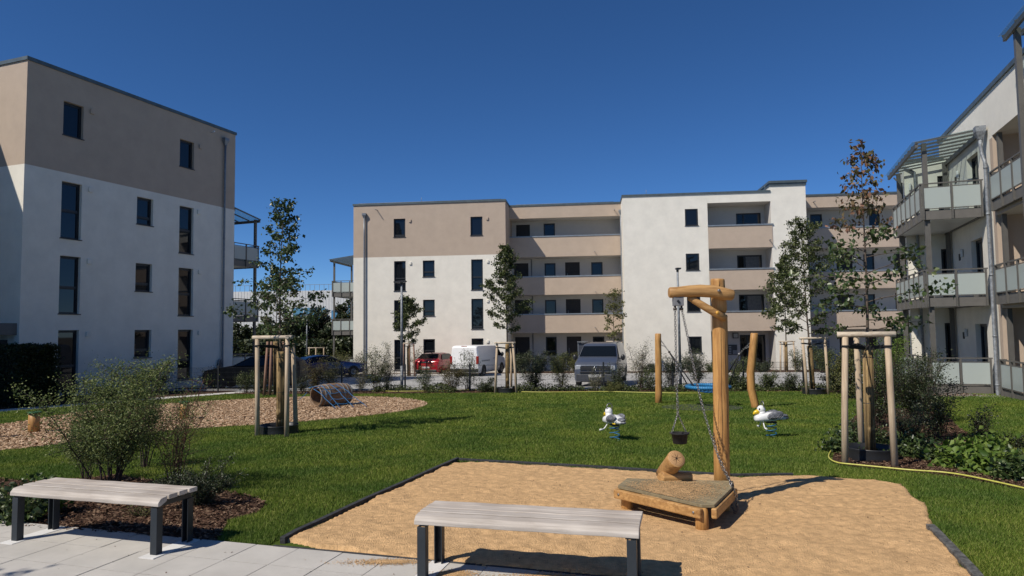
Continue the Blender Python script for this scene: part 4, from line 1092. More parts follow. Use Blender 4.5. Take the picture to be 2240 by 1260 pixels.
m.tube(ring, .052, 10, closed=True, cap=False)
BS = mat('swing_blue', (.02, .20, .42), .6, .1, 30); ns = m.build('nest_seat', BS, st)
m = MB()
for i in range(60):
    a = 2*math.pi*i/60; c = cS+Vector((math.cos(a)*rS, math.sin(a)*rS, 0)); t_ = Vector((-math.sin(a), math.cos(a), 0)); u = Vector((math.cos(a), math.sin(a), 0))
    m.tube([c+(u*math.cos(b)+Vector((0, 0, 1))*math.sin(b))*.054+t_*.012*b/3 for b in np.linspace(0, 2*math.pi, 9)], .006, 5, cap=False)
m.build('rim_binding', mat('binding_dark', (.01, .07, .16), .7), ns)
m = MB()
for i in range(-5, 6):
    x = i*.095; w_ = math.sqrt(max(0, rS**2-x**2))
    for sw in (0, 1):
        pts = []
        for k in range(9):
            y = -w_+2*w_*k/8; r2 = (x*x+y*y)/rS**2; z = -.16*(1-r2)
            pts.append(cS+(Vector((x, y, z)) if sw == 0 else Vector((y, x, z))))
        m.tube(pts, .009, 5)
m.build('nest_net', ROPEB, ns)
for side, hk, kn, Y in ((-1, (1447, 746), (1464, 770), sa.y), (1, (1642, 748), (1617, 775), sb.y)):
    yk = Y+(ys-Y)*.25; K_ = G(*kn, yk); H_ = G(*hk, Y)
    m = MB(); chain(m, [H_, K_], .05, .006, .016); chain(m, [G(hk[0], hk[1]+9, Y), H_.lerp(K_, .55)], .05, .005, .016); m.build('chain', CHAIN, st)
    m = MB()
    for a in ((150, 215) if side < 0 else (-30, 35)):
        e_ = cS+Vector((math.cos(R(a))*rS, math.sin(R(a))*rS, .03)); m.tube([K_, e_], .018, 8)
    m.build('rope', ROPEK, st)
    m = MB(); m.lathe([(.03, -.03), (.034, 0), (.03, .03)], 10, Matrix.Translation(K_)); m.build('rope_clamp', CHAIN if side > 0 else CHAIND, st)
mc = gnd(1540, 893); m = MB(); prof = []
m.lathe([(1.05, 0), (1.05, .012), (1.0, .02), (.001, .02)], 40); o = m.build('rubber_mat', mat('mat_grey_green', (.045, .055, .035), .95, .4, 30, .6, 90)); o.location = (mc.x, mc.y+.2, gz(mc.y+.2)); o.rotation_euler.x = -.03
tag(o, 'round worn grey green rubber mat on the lawn below the basket swing', 'mat')
NOGRASS = (mc.x, mc.y+.2, 1.0)

# ---------------------------------------------------------------- spring riders (gull shape)
def make_gull():
    t = thing('spring_rider', (0, 0, 0), 'x', 'spring rider', group='gull shaped spring riders on the lawn')
    m = MB(); N = 5; pts = []
    for i in range(90):
        a = 2*math.pi*3.2*i/89; pts.append((math.cos(a)*.088, math.sin(a)*.088, .0+.26*i/89))
    m.tube(pts, .0085, 8); m.build('spring', BLUE, t)
    m = MB(); m.box(-.09, .09, -.05, .05, .262, .285); m.build('mount', BLACKP, t, bevel=.004)
    WH = mat('gull_white', (.74, .74, .72), .3, .04, 8, coat=.3); GR_ = mat('gull_grey', (.16, .165, .18), .35, .35, 30, .5, 40); YE = mat('gull_yellow', (.75, .50, .02), .3, .08, 8)
    # body : sections along -x = front
    def loft(secs, n=20, name='body', mt=None, par=None):
        m = MB(); base = 0
        for (x, zc, hw, hh, y0) in secs:
            for k in range(n):
                a = 2*math.pi*k/n; ca, sa_ = math.cos(a), math.sin(a)
                m.v.append((x, y0+hw*math.copysign(abs(ca)**.8, ca), zc+hh*math.copysign(abs(sa_)**.8, sa_)))
        M_ = len(secs)
        for i in range(M_-1):
            for k in range(n): m.f.append((i*n+k, i*n+(k+1) % n, (i+1)*n+(k+1) % n, (i+1)*n+k)); m.sm.append(True)
        m.f.append(tuple(range(n))[::-1]); m.sm.append(True); m.f.append(tuple((M_-1)*n+k for k in range(n))); m.sm.append(True)
        return m.build(name, mt, par)
    b = loft([(-.30, .345, .02, .02, 0), (-.295, .345, .055, .045, 0), (-.26, .35, .085, .062, 0), (-.18, .362, .105, .076, 0), (-.06, .372, .115, .085, 0), (.06, .375, .11, .082, 0), (.16, .365, .09, .062, 0), (.24, .352, .06, .04, 0), (.285, .345, .04, .022, 0), (.30, .342, .02, .01, 0)], mt=WH, par=t)
    m = MB(); m.ellip((-.175, 0, .50), (.075, .068, .078)); m.tube([(-.155, 0, .40), (-.165, 0, .44), (-.172, 0, .48)], [.075, .066, .062], 14); m.build('head', WH, t)
    m = MB(); m.tube([(-.215, 0, .470), (-.25, 0, .463), (-.285, 0, .448), (-.310, 0, .425), (-.316, 0, .405)], [.042, .040, .034, .022, .006], 12); m.build('beak', YE, t)
    for s_ in (-1, 1):
        m = MB(); m.ellip((-.222, s_*.048, .515), (.014, .012, .020)); m.build('eye', mat('eye_black', (.005, .005, .006), .15), t)
        m = MB(); m.ellip((.035, s_*.105, .405), (.155, .032, .070), 18, 9, Matrix.Translation((.035, 0, .405)) @ Matrix.Rotation(R(-14), 4, 'Y') @ Matrix.Translation((-.035, 0, -.405)))
        for k in range(5): m.tube([(-.08+k*.045, s_*.137, .36-k*.002), (-.02+k*.045, s_*.140, .385), (.05+k*.035, s_*.128, .42)], [.004, .009, .003], 6)
        m.build('wing', GR_, t)
        m = MB(); m.ellip((.115, s_*.095, .315), (.05, .02, .014)); m.build('foot', YE, t)
        m = MB(); m.tube([(-.16, s_*.03, .30), (-.165, s_*.09, .22), (-.17, s_*.13, .185)], .011, 8); m.tube([(-.17, s_*.125, .185), (-.17, s_*.21, .185)], .015, 10); m.build('footrest', WH, t)
    m = MB(); m.ellip((.20, 0, .385), (.115, .075, .035)); m.ellip((.24, 0, .345), (.09, .055, .035)); m.build('tail', GR_, t)
    m = MB(); m.tube([(-.15, -.055, .55), (-.15, -.06, .60), (-.15, -.035, .64), (-.15, 0, .652), (-.15, .035, .64), (-.15, .06, .60), (-.15, .055, .55)], .0085, 8); m.build('handle', CHAIN, t)
    return t
g1_ = make_gull(); p = gnd(1688, 957); g1_.location = p; g1_.rotation_euler.z = R(2); g1_.scale = (.97,)*3; g1_['label'] = 'white and grey gull spring rider with yellow beak, right of the tall post'
g2_ = copy_tree(g1_); p = gnd(1345, 963); g2_.location = p; g2_.rotation_euler.z = R(-63); g2_.scale = (.95,)*3; g2_['label'] = 'gull spring rider turned away from the camera, left of the hanging bucket'

# ---------------------------------------------------------------- barrel tunnel and net
bp_ = gnd(722, 889); bt = thing('barrel_tunnel', (bp_.x, bp_.y+.18, gz(bp_.y)), 'old oak barrel with grey metal hoops lying on the wood chips as a tunnel', 'barrel', R(49))
Lb = 1.08; m = MB(); rm = .345; re = .295; N = 14; mm_ = Matrix.Translation((0, 0, rm-.03)) @ Matrix.Rotation(R(90), 4, 'Y')
rad = lambda s: re+(rm-re)*(1-(2*s-1)**2)
prof = [(rad(i/N), -Lb/2+Lb*i/N) for i in range(N+1)]; inn = [(rad(i/N)-.03, -Lb/2+Lb*i/N) for i in range(N+1)]
full = prof+inn[::-1]+[prof[0]]
BW_ = woodmat('barrel_oak', (.30, .20, .125), (.13, .08, .045), .6, 'x')
m.lathe(full, 36, mm_, cap=False); m.build('staves', BW_, bt)
for s_ in (.025, .14, .27, .73, .86, .975):
    m = MB(); a, b = s_-.022, s_+.022; m.lathe([(rad(a)+.001, -Lb/2+Lb*a), (rad(a)+.005, -Lb/2+Lb*a), (rad(b)+.005, -Lb/2+Lb*b), (rad(b)+.001, -Lb/2+Lb*b)], 36, mm_, cap=False); m.build('hoop', mat('hoop_steel', (.22, .22, .21), .65, .3, 20, metal=.2), bt)
# net in world coordinates : from the top of the barrel down to the chips
nt_ = thing('climbing_net', (bp_.x, bp_.y, gz(bp_.y)), 'blue rope climbing net stretched from the barrel down to the ground', 'net')
NO = Vector((bp_.x, bp_.y, gz(bp_.y)))
def NP(px, py, Y): return at(px, py, Y)-NO
tops = [(686, 851, 19.62), (703, 844, 19.75), (722, 840.5, 19.9), (736, 841, 20.1)]
yb_ = [gnd(736, 896).y, gnd(748, 893).y, gnd(775, 893).y, gnd(803, 891).y]
bots = [(736, 896, yb_[0]), (744, 893, yb_[1]), (775, 893, yb_[2]), (803, 891, yb_[3])]
m = MB(); grid = []
for (a, b, y1), (c, d_, y2) in zip(tops, bots):
    A = NP(a, b, y1); Bz = NP(c, d_, y2)+Vector((0, 0, .02)); ln = [A.lerp(Bz, i/10)+Vector((0, 0, .05*math.sin(math.pi*i/10)*(1 if i < 5 else .2))) for i in range(11)]
    grid.append(ln); m.tube(ln, .009, 6)
for i in (0, 2, 4, 6, 8, 10):
    row = [g_[i] for g_ in grid]; pts = []
    for a, b in zip(row[:-1], row[1:]): pts += sag(a, b, .035, 5)[:-1]
    m.tube(pts+[row[-1]], .007, 6)
A = NP(676, 848, 19.55); m.tube([A, NP(690, 846, 19.7), NP(703, 844, 19.75)], .012, 6)
m.tube([NP(672, 858, 19.4), NP(665, 866, 19.4), NP(655, 874, 19.3)], .008, 6)
m.build('rope_mesh', ROPEB, nt_)

# ---------------------------------------------------------------- stepping posts
def make_step():
    t = thing('stepping_post', (0, 0, 0), 'x', 'stepping post', group='stepping posts in the wood chips')
    m = MB(); m.tube([(0, 0, -.05), (0, 0, .2), (0, 0, .40)], [.105, .102, .10], 18, irr=.04); m.build('post', WOODP, t)
    m = MB(); m.lathe([(.125, .40), (.13, .408), (.13, .425), (.12, .432), (.001, .434)], 26, cap=True); m.build('cap', mat('green_rubber', (.02, .10, .035), .8, .3, 30), t)
    return t
s1 = make_step(); p = gnd(74, 947); s1.location = p; s1['label'] = 'round wooden stepping post with green top, the left one nearer the hedge'
s2 = copy_tree(s1); p = gnd(403, 917); s2.location = p; s2['label'] = 'round wooden stepping post with green top, behind the wispy shrub'
s2.rotation_euler.z = 2
s3 = copy_tree(s1); p = gnd(-22, 960); s3.location = p; s3['label'] = 'wooden stepping post just outside the left picture edge'

# ---------------------------------------------------------------- street lamps
def lamp(px, ptop, pbase, Y, label, headdir=1, r=.055, rail=False):
    b = at(px, pbase, Y); tz = at(px, ptop, Y).z; z0 = gz(Y); h_ = tz-z0
    t = thing('street_lamp', (b.x, Y, z0), label, 'street lamp', group='slim galvanised street lamps')
    m = MB(); m.tube([(0, 0, -.2), (0, 0, 1.0)], r*1.15, 12); m.tube([(0, 0, 1.0), (0, 0, h_*.6), (0, 0, h_-.05)], [r, r*.9, r*.7], 12); m.build('pole', ZINC, t)
    m = MB(); m.tube([(0, 0, h_-.12), (0, 0, h_-.02), (.05*headdir, 0, h_)], r*.9, 10); m.box(min(0, .5*headdir), max(0, .5*headdir), -.13, .13, h_-.02, h_+.035, Matrix.Rotation(R(-4*headdir), 4, 'Y')); m.build('lamp_head', BLACKP if Y < 45 else ZINC, t, bevel=.01)
    m = MB(); m.box(min(.1*headdir, .46*headdir), max(.1*headdir, .46*headdir), -.1, .1, h_-.035, h_-.022, Matrix.Rotation(R(-4*headdir), 4, 'Y')); m.build('lens', mat('lamp_lens', (.4, .4, .38), .3), t)
    return t
lamp(879, 617, 853, 27.6, 'street lamp in front of the left part of the middle house', 1)
lamp(1489, 588, 850, 26.6, 'street lamp with short dark head behind the crane beam', -.35)
lamp(671, 690, 780, 52, 'small distant street lamp above the dark blue car', -.5)

# ---------------------------------------------------------------- fence
def fence(x0, x1, label):
    y0 = FENY(x0); a = math.atan(-.112); t = thing('mesh_fence', (x0, y0, gz(y0)), label, 'fence', a)
    L = (x1-x0)/math.cos(a); n = max(1, round(L/2.5)); H = 1.03
    dz = lambda s: gz(y0+s*math.sin(a))-gz(y0)
    for i in range(n+1):
        s = L*i/n; m = MB(); m.box(s-.03, s+.03, -.02, .02, dz(s)-.1, dz(s)+H+.05); m.build('post', ANTH, t, bevel=.004)
    for i in range(n):
        m = MB(); s0, s1_ = L*i/n+.035, L*(i+1)/n-.035; k = int((s1_-s0)/.05)
        zz = dz((s0+s1_)/2)
        for j in range(k+1): x = s0+(s1_-s0)*j/k; m.box(x-.003, x+.003, -.003, .003, zz+.03, zz+H)
        for j in range(6):
            z = zz+.05+j*(H-.08)/5
            for yy in (-.0075, .0035): m.box(s0, s1_, yy, yy+.004, z-.003, z+.003)
        m.build('mesh_panel', ANTH, t)
    return t
fence(-14.6, -9.4, 'dark wire mesh fence in front of the shaded left house')
fence(-9.4, 8.6, 'long dark wire mesh fence between the lawn and the car park')
fence(8.6, 15.0, 'dark wire mesh fence ending behind the big dark shrubs at the right')

# ---------------------------------------------------------------- garden hose
HY = mat('hose_yellow', (.52, .50, .10), .4, .15, 30)
hp = [gnd(a, b) for a, b in ((812, 857), (860, 858.5), (930, 858), (990, 857), (1040, 854.5), (1085, 856), (1130, 859.5), (1190, 860.5), (1260, 860), (1330, 859), (1400, 861), (1470, 862.5), (1540, 863))]
m = MB(); m.tube([p+Vector((0, 0, .045)) for p in hp], .012, 8); tag(m.build('garden_hose', HY), 'yellow hose lying along the far edge of the lawn by the fence', 'hose')
hp = [gnd(a, b) for a, b in ((1890, 930), (1868, 932), (1858, 938), (1862, 947), (1850, 962), (1838, 975), (1820, 990), (1813, 1003), (1818, 1012), (1835, 1019), (1870, 1023), (1930, 1029), (1990, 1035), (2060, 1040), (2110, 1047), (2180, 1062), (2250, 1078), (2330, 1095))]
q_ = []
for i in range(len(hp)-1):
    for k in range(4):
        t_ = k/4; p0 = hp[max(i-1, 0)]; p1 = hp[i]; p2 = hp[i+1]; p3 = hp[min(i+2, len(hp)-1)]
        q_.append(.5*((2*p1)+(p2-p0)*t_+(2*p0-5*p1+4*p2-p3)*t_*t_+(3*p1-p0-3*p2+p3)*t_**3)+Vector((0, 0, .040)))
m = MB(); m.tube(q_, .010, 8); tag(m.build('garden_hose', HY), 'yellow hose curling round the bed of the right foreground tree', 'hose')

# ---------------------------------------------------------------- cars
TYRE = mat('tyre', (.012, .012, .013), .85, .2, 20); RIM = mat('rim', (.30, .31, .33), .35, .1, 10, metal=.7); LAMPR = glassmat('tail_lamp', (.25, .006, .008), .15); LAMPW = glassmat('head_lamp', (.35, .38, .42), .08); PLATE = mat('plate_white', (.62, .62, .60), .5, .03)
CARG = glassmat('car_glass', (.006, .008, .010), .04, spec=.35)
def text(s, size, mtx, m_, parent, name='plate_text'):
    cu = bpy.data.curves.new(name, 'FONT'); cu.body = s; cu.size = size; cu.align_x = 'CENTER'; cu.align_y = 'CENTER'; cu.extrude = .002
    o = bpy.data.objects.new(name, cu); COL.objects.link(o); dg = bpy.context.evaluated_depsgraph_get(); me = bpy.data.meshes.new_from_object(o.evaluated_get(dg))
    bpy.data.objects.remove(o); me.transform(mtx); me.materials.clear(); me.materials.append(m_); o = bpy.data.objects.new(name, me); COL.objects.link(o); o.parent = parent; return o
def car(name, loc, rz, label, cat, paint, secs, W, wheels, rw, glass, roofmat=None, extra=None):
    """secs : (x, zbot, zbelt, zroof, wbelt, wroof) front(+x) to back ; body lofted, glass strips set on it"""
    t = thing(name, loc, label, cat, rz)
    m = MB(); n = 12
    def ring(x, zb, zm, zt, wb, wt):
        cab = zt-zm > .12
        hs = [(-wb*.93, zb), (-wb, zb+.12), (-wb*1.0, (zb+zm)/2), (-wb*.97, zm), (-wt, zt-.05 if cab else zt-.012), (-wt*.82, zt), (wt*.82, zt), (wt, zt-.05 if cab else zt-.012), (wb*.97, zm), (wb*1.0, (zb+zm)/2), (wb, zb+.12), (wb*.93, zb)]
        return [(x, y, z) for y, z in hs]
    rings = [ring(*s) for s in secs]
    for r_ in rings: m.v += r_
    for i in range(len(rings)-1):
        for k in range(n): m.f.append((i*n+k, i*n+(k+1) % n, (i+1)*n+(k+1) % n, (i+1)*n+k)); m.sm.append(True)
    m.f.append(tuple(range(n))); m.sm.append(True); m.f.append(tuple((len(rings)-1)*n+k for k in range(n))[::-1]); m.sm.append(True)
    b = m.build('body', paint, t); md = b.modifiers.new('bevel', 'BEVEL'); md.width = .035; md.segments = 3; md.limit_method = 'ANGLE'; md.angle_limit = R(28)
    for x in wheels:
        for s_ in (-1, 1):
            M_ = Matrix.Translation((x, s_*(W/2-.1), rw)) @ Matrix.Rotation(R(90), 4, 'X')
            w_ = MB(); w_.lathe([(rw*.62, -.1), (rw*.96, -.1), (rw, -.07), (rw, .07), (rw*.96, .1), (rw*.62, .1)], 24, M_); wo = w_.build('wheel', TYRE, t)
            r_ = MB(); r_.lathe([(rw*.6, -.104), (rw*.6, .104)], 20, M_); r_.build('rim', RIM, wo)
            a_ = MB(); M2 = Matrix.Translation((x, s_*(W/2+.004), rw)) @ Matrix.Rotation(R(90), 4, 'X')
            pts = [(rw*1.17*math.cos(a), rw*1.17*math.sin(a)) for a in np.linspace(-.25, math.pi+.25, 16)]
            a_.poly([M2 @ Vector((p, q, 0)) for p, q in pts]); a_.poly([M2 @ Vector((p, q, -.02*0+.004*s_)) for p, q in pts]) if False else None
            a_.build('wheel_arch', RUBBER, t)
    for nm, pts in glass:
        g_ = MB(); P_ = [Vector(p) for p in pts]; nn_ = (P_[1]-P_[0]).cross(P_[2]-P_[0]).normalized()*.008
        g_.poly([p+nn_ for p in P_]); g_.poly([p-nn_ for p in P_][::-1])
        for k in range(len(P_)): g_.quad(P_[k]+nn_, P_[(k+1) % len(P_)]+nn_, P_[(k+1) % len(P_)]-nn_, P_[k]-nn_)
        g_.build(nm, CARG, t)
    if extra: extra(t)
    return t
def bxp(t, name, m_, *a, bevel=.006, **k):
    b = MB(); b.box(*a); return b.build(name, m_, t, bevel=bevel)

# grey delivery van, front towards the camera
GREYP = mat('grey_paint', (.09, .105, .14), .35, .04, 3, metal=.35, coat=.6)
vs_ = [(2.24, .30, .62, .66, .72, .60), (2.18, .24, .86, .92, .86, .78), (2.05, .20, .98, 1.04, .91, .84), (1.62, .20, 1.08, 1.14, .92, .86), (1.32, .20, 1.12, 1.22, .925, .84), (.62, .20, 1.12, 1.74, .93, .74), (.40, .20, 1.12, 1.80, .93, .74), (-.4, .20, 1.12, 1.835, .93, .74), (-1.9, .20, 1.12, 1.81, .93, .74), (-2.15, .24, 1.12, 1.76, .92, .73), (-2.24, .32, 1.10, 1.62, .90, .72)]
def vx(t):
    bxp(t, 'bumper', mat('bumper_grey', (.05, .055, .065), .5, .1), 2.17, 2.29, -.80, .80, .24, .55, bevel=.03)
    bxp(t, 'grille', mat('grille_black', (.02, .022, .025), .5), 2.14, 2.265, -.62, .62, .70, .86, bevel=.01)
    bxp(t, 'bonnet_edge', mat('chrome', (.6, .62, .65), .2, .05, metal=.9), 2.10, 2.235, -.60, .60, .885, .915, bevel=.008)
    bxp(t, 'air_intake', BLACKP, 2.20, 2.30, -.62, .62, .57, .66)
    for s_ in (-1, 1):
        bxp(t, 'headlight', LAMPW, 2.02, 2.215, *sorted((s_*.60, s_*.845)), .72, .90, bevel=.02)
        o = MB(); o.ellip((1.02, s_*1.05, 1.20), (.07, .10, .13)); o.box(.98, 1.06, *sorted((s_*.88, s_*1.0)), 1.14, 1.18); o.build('mirror', BLACKP, t)
        bxp(t, 'roof_rail', BLACKP, -1.7, .2, *sorted((s_*.66, s_*.70)), 1.83, 1.86)
    p = bxp(t, 'number_plate', PLATE, 2.292, 2.304, -.26, .26, .42, .53, bevel=.002)
    text('GÖ:S 3085', .10, Matrix.Translation((2.308, 0, .475)) @ Matrix.Rotation(R(90), 4, 'Z') @ Matrix.Rotation(R(90), 4, 'X'), BLACKP, p)
    e = MB(); Mx = Matrix.Translation((2.272, 0, .80)) @ Matrix.Rotation(R(90), 4, 'Y')
    e.tube([Mx @ Vector((math.cos(a)*.075, math.sin(a)*.075, 0)) for a in np.linspace(0, 2*math.pi, 24, endpoint=False)], .008, 6, closed=True, cap=False)
    for pts in (((-.03, .062), (0, .004), (.03, .062)), ((-.062, .03), (-.028, -.058), (0, -.004), (.028, -.058), (.062, .03))):
        e.tube([(2.272, y, .80+z) for y, z in pts], .007, 6)
    e.build('emblem', MATS['chrome'], t)
    bxp(t, 'sun_visor', mat('visor_cream', (.5, .55, .48), .6), .93, .95, .12, .62, 1.50, 1.56) if False else None
    w_ = MB(); w_.bar((1.40, -.6, 1.185), (1.28, .2, 1.20), .02, .012); w_.bar((1.40, .05, 1.185), (1.28, .72, 1.20), .02, .012); w_.build('wiper', BLACKP, t)
WSg = [(1.285, -.80, 1.245), (1.285, .80, 1.245), (.72, .70, 1.665), (.72, -.70, 1.665)]
WSg = [(a+.012, b, c+.012) for a, b, c in WSg]
gl_ = [('windscreen', WSg)]
for s_ in (-1, 1):
    gl_.append(('side_window', [(1.08, s_*.905, 1.16), (.25, s_*.905, 1.16), (.25, s_*.765, 1.66), (.58, s_*.765, 1.66)]))
pv = gnd(1322, 848); pv = Vector((pv.x, 28.7, gz(28.7)))
pvx = at(1322, 800, 28.7).x
GV = car('delivery_van', (pvx+.2, 31.0, gz(29.5)), R(-90-15), 'grey panel van parked with its front to the mesh fence', 'van', GREYP, vs_, 1.86, (1.38, -1.35), .32, gl_, extra=vx)
GV.rotation_euler.x = 0

# white van, seen from behind
WP = mat('white_paint', (.74, .74, .73), .3, .03, 3, coat=.5)
ws_ = [(2.4, .35, .75, .80, .80, .7), (2.3, .25, .95, 1.02, .92, .85), (1.7, .22, 1.12, 1.2, .95, .87), (.95, .22, 1.16, 1.82, .96, .80), (.7, .22, 1.16, 1.90, .96, .83), (-2.2, .22, 1.16, 1.94, .96, .84), (-2.4, .25, 1.16, 1.90, .95, .83), (-2.46, .35, 1.14, 1.80, .93, .80)]
def wx(t):
    bxp(t, 'bumper', BLACKP, -2.56, -2.38, -.93, .93, .30, .52, bevel=.03)
    for s_ in (-1, 1):
        bxp(t, 'tail_light', LAMPR, -2.485, -2.36, *sorted((s_*.80, s_*.955)), .80, 1.28, bevel=.02)
        o = MB(); o.ellip((1.25, s_*1.09, 1.28), (.08, .12, .15)); o.build('mirror', BLACKP, t)
        for z in (.98, .93): bxp(t, 'side_strip', mat('strip_grey', (.15, .15, .15), .6), -1.9, -.6, *sorted((s_*.957, s_*.972)), z, z+.02)
        for x in (.35, .05): bxp(t, 'door_handle', BLACKP, x, x+.12, *sorted((s_*.957, s_*.985)), 1.04, 1.08)
    b = bxp(t, 'door_gap', mat('gap_dark', (.05, .05, .05), .6), -2.472, -2.458, -.006, .006, .5, 1.78, bevel=0)
    bxp(t, 'brake_light', LAMPR, -2.46, -2.40, -.2, .2, 1.87, 1.90)
    bxp(t, 'number_plate', PLATE, -2.485, -2.465, -.26, .26, .62, .73, bevel=.002)
gl_ = []
for s_ in (-1, 1): gl_.append(('side_window', [(1.62, s_*.925, 1.2), (.75, s_*.945, 1.2), (.75, s_*.85, 1.76), (1.05, s_*.85, 1.76)]))
Yw = 43.5; xw = at(1032, 800, Yw).x
car('delivery_van', (xw+.45, Yw+1.0, gz(Yw)), R(70), 'white panel van seen from behind in front of the middle house', 'van', WP, ws_, 1.92, (1.5, -1.6), .34, gl_, extra=wx)

# red hatchback from behind
RP = mat('red_paint', (.36, .012, .018), .25, .05, 3, metal=.2, coat=.8)
rs_ = [(2.1, .35, .62, .66, .74, .6), (2.0, .22, .80, .86, .86, .76), (1.2, .20, .95, 1.0, .90, .82), (.8, .20, .98, 1.06, .90, .80), (.1, .20, 1.0, 1.42, .91, .64), (-.5, .20, 1.0, 1.47, .91, .64), (-1.3, .20, 1.0, 1.42, .91, .63), (-1.85, .22, 1.02, 1.10, .90, .72), (-2.05, .28, .90, .96, .88, .74), (-2.12, .36, .72, .80, .84, .72)]
def rx(t):
    for s_ in (-1, 1): bxp(t, 'tail_light', LAMPR, -2.10, -1.9, *sorted((s_*.55, s_*.895)), .80, .93, bevel=.02)
    bxp(t, 'rear_panel', mat('panel_black', (.02, .02, .02), .3), -2.135, -2.05, -.55, .55, .83, .90)
    bxp(t, 'number_plate', PLATE, -2.15, -2.115, -.26, .26, .50, .61, bevel=.002)
    bxp(t, 'bumper', BLACKP, -2.16, -2.0, -.75, .75, .25, .42, bevel=.03)
    bxp(t, 'aerial', BLACKP, -1.2, -1.1, -.02, .02, 1.44, 1.53)
    e = MB(); e.tube([(-2.14, 0, .93), (-2.14, 0, .85)], .012, 6); e.build('emblem', MATS['chrome'], t)
gl_ = [('rear_window', [(-1.36, -.60, 1.395), (-1.36, .60, 1.395), (-1.80, .70, 1.12), (-1.80, -.70, 1.12)])]
gl_ = [('rear_window', [(x-.012, y, z+.012) for x, y, z in gl_[0][1]])]
for s_ in (-1, 1): gl_.append(('side_window', [(.72, s_*.87, 1.05), (-1.5, s_*.87, 1.05), (-1.15, s_*.71, 1.37), (.0, s_*.71, 1.38)]))
xr = at(952, 800, 44.5).x
car('parked_car', (xr+.1, 46.0, gz(44.8)), R(72), 'red hatchback seen from behind, left of the white van', 'car', RP, rs_, 1.8, (1.35, -1.3), .32, gl_, extra=rx)
# dark blue saloon
BP = mat('blue_paint', (.008, .012, .10), .2, .05, 3, metal=.3, coat=.9)
bs_ = [(2.3, .35, .60, .64, .76, .62), (2.2, .22, .76, .82, .87, .78), (1.2, .20, .90, .95, .90, .82), (.8, .20, .93, 1.0, .90, .80), (0, .20, .95, 1.36, .90, .62), (-.6, .20, .95, 1.40, .90, .62), (-1.3, .20, .95, 1.28, .90, .62), (-1.75, .20, .97, 1.05, .89, .74), (-2.2, .24, .95, 1.01, .87, .76), (-2.3, .32, .80, .88, .84, .74)]
def bx_(t):
    for s_ in (-1, 1): bxp(t, 'tail_light', LAMPR, -2.29, -2.1, *sorted((s_*.55, s_*.885)), .74, .90, bevel=.02)
    bxp(t, 'number_plate', PLATE, -2.33, -2.295, -.26, .26, .66, .77, bevel=.002); bxp(t, 'bumper', BLACKP, -2.34, -2.2, -.78, .78, .25, .42, bevel=.03)
gl_ = [('rear_window', [(-1.30-.015, -.58, 1.26+.01), (-1.30-.015, .58, 1.26+.01), (-1.74-.01, .68, 1.065), (-1.74-.01, -.68, 1.065)])]
for s_ in (-1, 1): gl_.append(('side_window', [(.68, s_*.865, 1.0), (-1.5, s_*.865, 1.0), (-1.15, s_*.70, 1.30), (-.05, s_*.70, 1.34)]))
xb_ = at(650, 800, 41).x
car('parked_car', (xb_+1.15, 43.1, gz(42.0)), R(38), 'dark blue saloon car in the shade behind the barrel', 'car', BP, bs_, 1.8, (1.45, -1.35), .32, gl_, extra=bx_)
KP = mat('black_paint', (.006, .007, .008), .5, .05, 3, spec=.12)
gl_ = []
for s_ in (-1, 1): gl_.append(('side_window', [(.72, s_*.87, 1.05), (-1.7, s_*.87, 1.05), (-1.45, s_*.71, 1.37), (.0, s_*.71, 1.38)]))
ks_ = [(2.1, .35, .62, .66, .74, .6), (2.0, .22, .80, .86, .86, .76), (1.2, .20, .95, 1.0, .90, .82), (.8, .20, .98, 1.06, .90, .80), (.1, .20, 1.0, 1.42, .91, .64), (-.5, .20, 1.0, 1.47, .91, .64), (-1.6, .20, 1.0, 1.44, .91, .63), (-2.05, .22, 1.02, 1.20, .90, .72), (-2.15, .28, .90, .96, .88, .74)]
car('parked_car', (at(600, 800, 31).x-.9, 31.2, gz(31.2)), R(184), 'black car in the shade of the left house behind the stakes of the left tree', 'car', KP, ks_, 1.8, (1.35, -1.3), .32, gl_)

# ---------------------------------------------------------------- notice board on the gallery side
p = at(1277, 790, 46.0)
nb = thing('notice_board', (p.x, 46.0, gz(46)), 'grey mailbox stand with flat roof in front of the gallery', 'mailbox stand', MA)
zt_ = at(1277, 747, 46.0).z-gz(46)
for x in (-.36, .36): m = MB(); m.box(x-.03, x+.03, -.03, .03, 0, zt_-.05); m.build('post', ZINCP, nb)
m = MB(); m.box(-.42, .42, -.15, .15, zt_-.05, zt_); m.build('roof', ZINC, nb)
m = MB(); m.box(-.33, .33, -.02, .02, zt_-.8, zt_-.12); m.build('panel', mat('panel_grey', (.06, .065, .08), .4, .2, 6), nb)

# twigs and dry leaves lying on the sand
P = np.array([(rng.uniform(-1.6, 4.2), rng.uniform(4.9, 8.6)) for _ in range(420)]); P = P[inpoly(P, SP)]; n = len(P)
zz_ = np.array([sandz(*p) for p in P])+.006; a = rng.random(n)*6.28; l = .004+.012*rng.random(n)**2; A = np.column_stack([np.cos(a), np.sin(a), .25*rng.normal(size=n)])*l[:, None]; B = np.column_stack([-np.sin(a), np.cos(a), .2*np.ones(n)])*(.003+.003*rng.random(n))[:, None]
C = np.column_stack([P, zz_]); tag(npmesh('dry_leaves', np.stack([C-A, C-B, C+A, C+B], 1).reshape(-1, 3), np.arange(n*4).reshape(n, 4), MUM), 'few small dry leaves and twigs scattered on the sand', 'litter', kind='stuff')
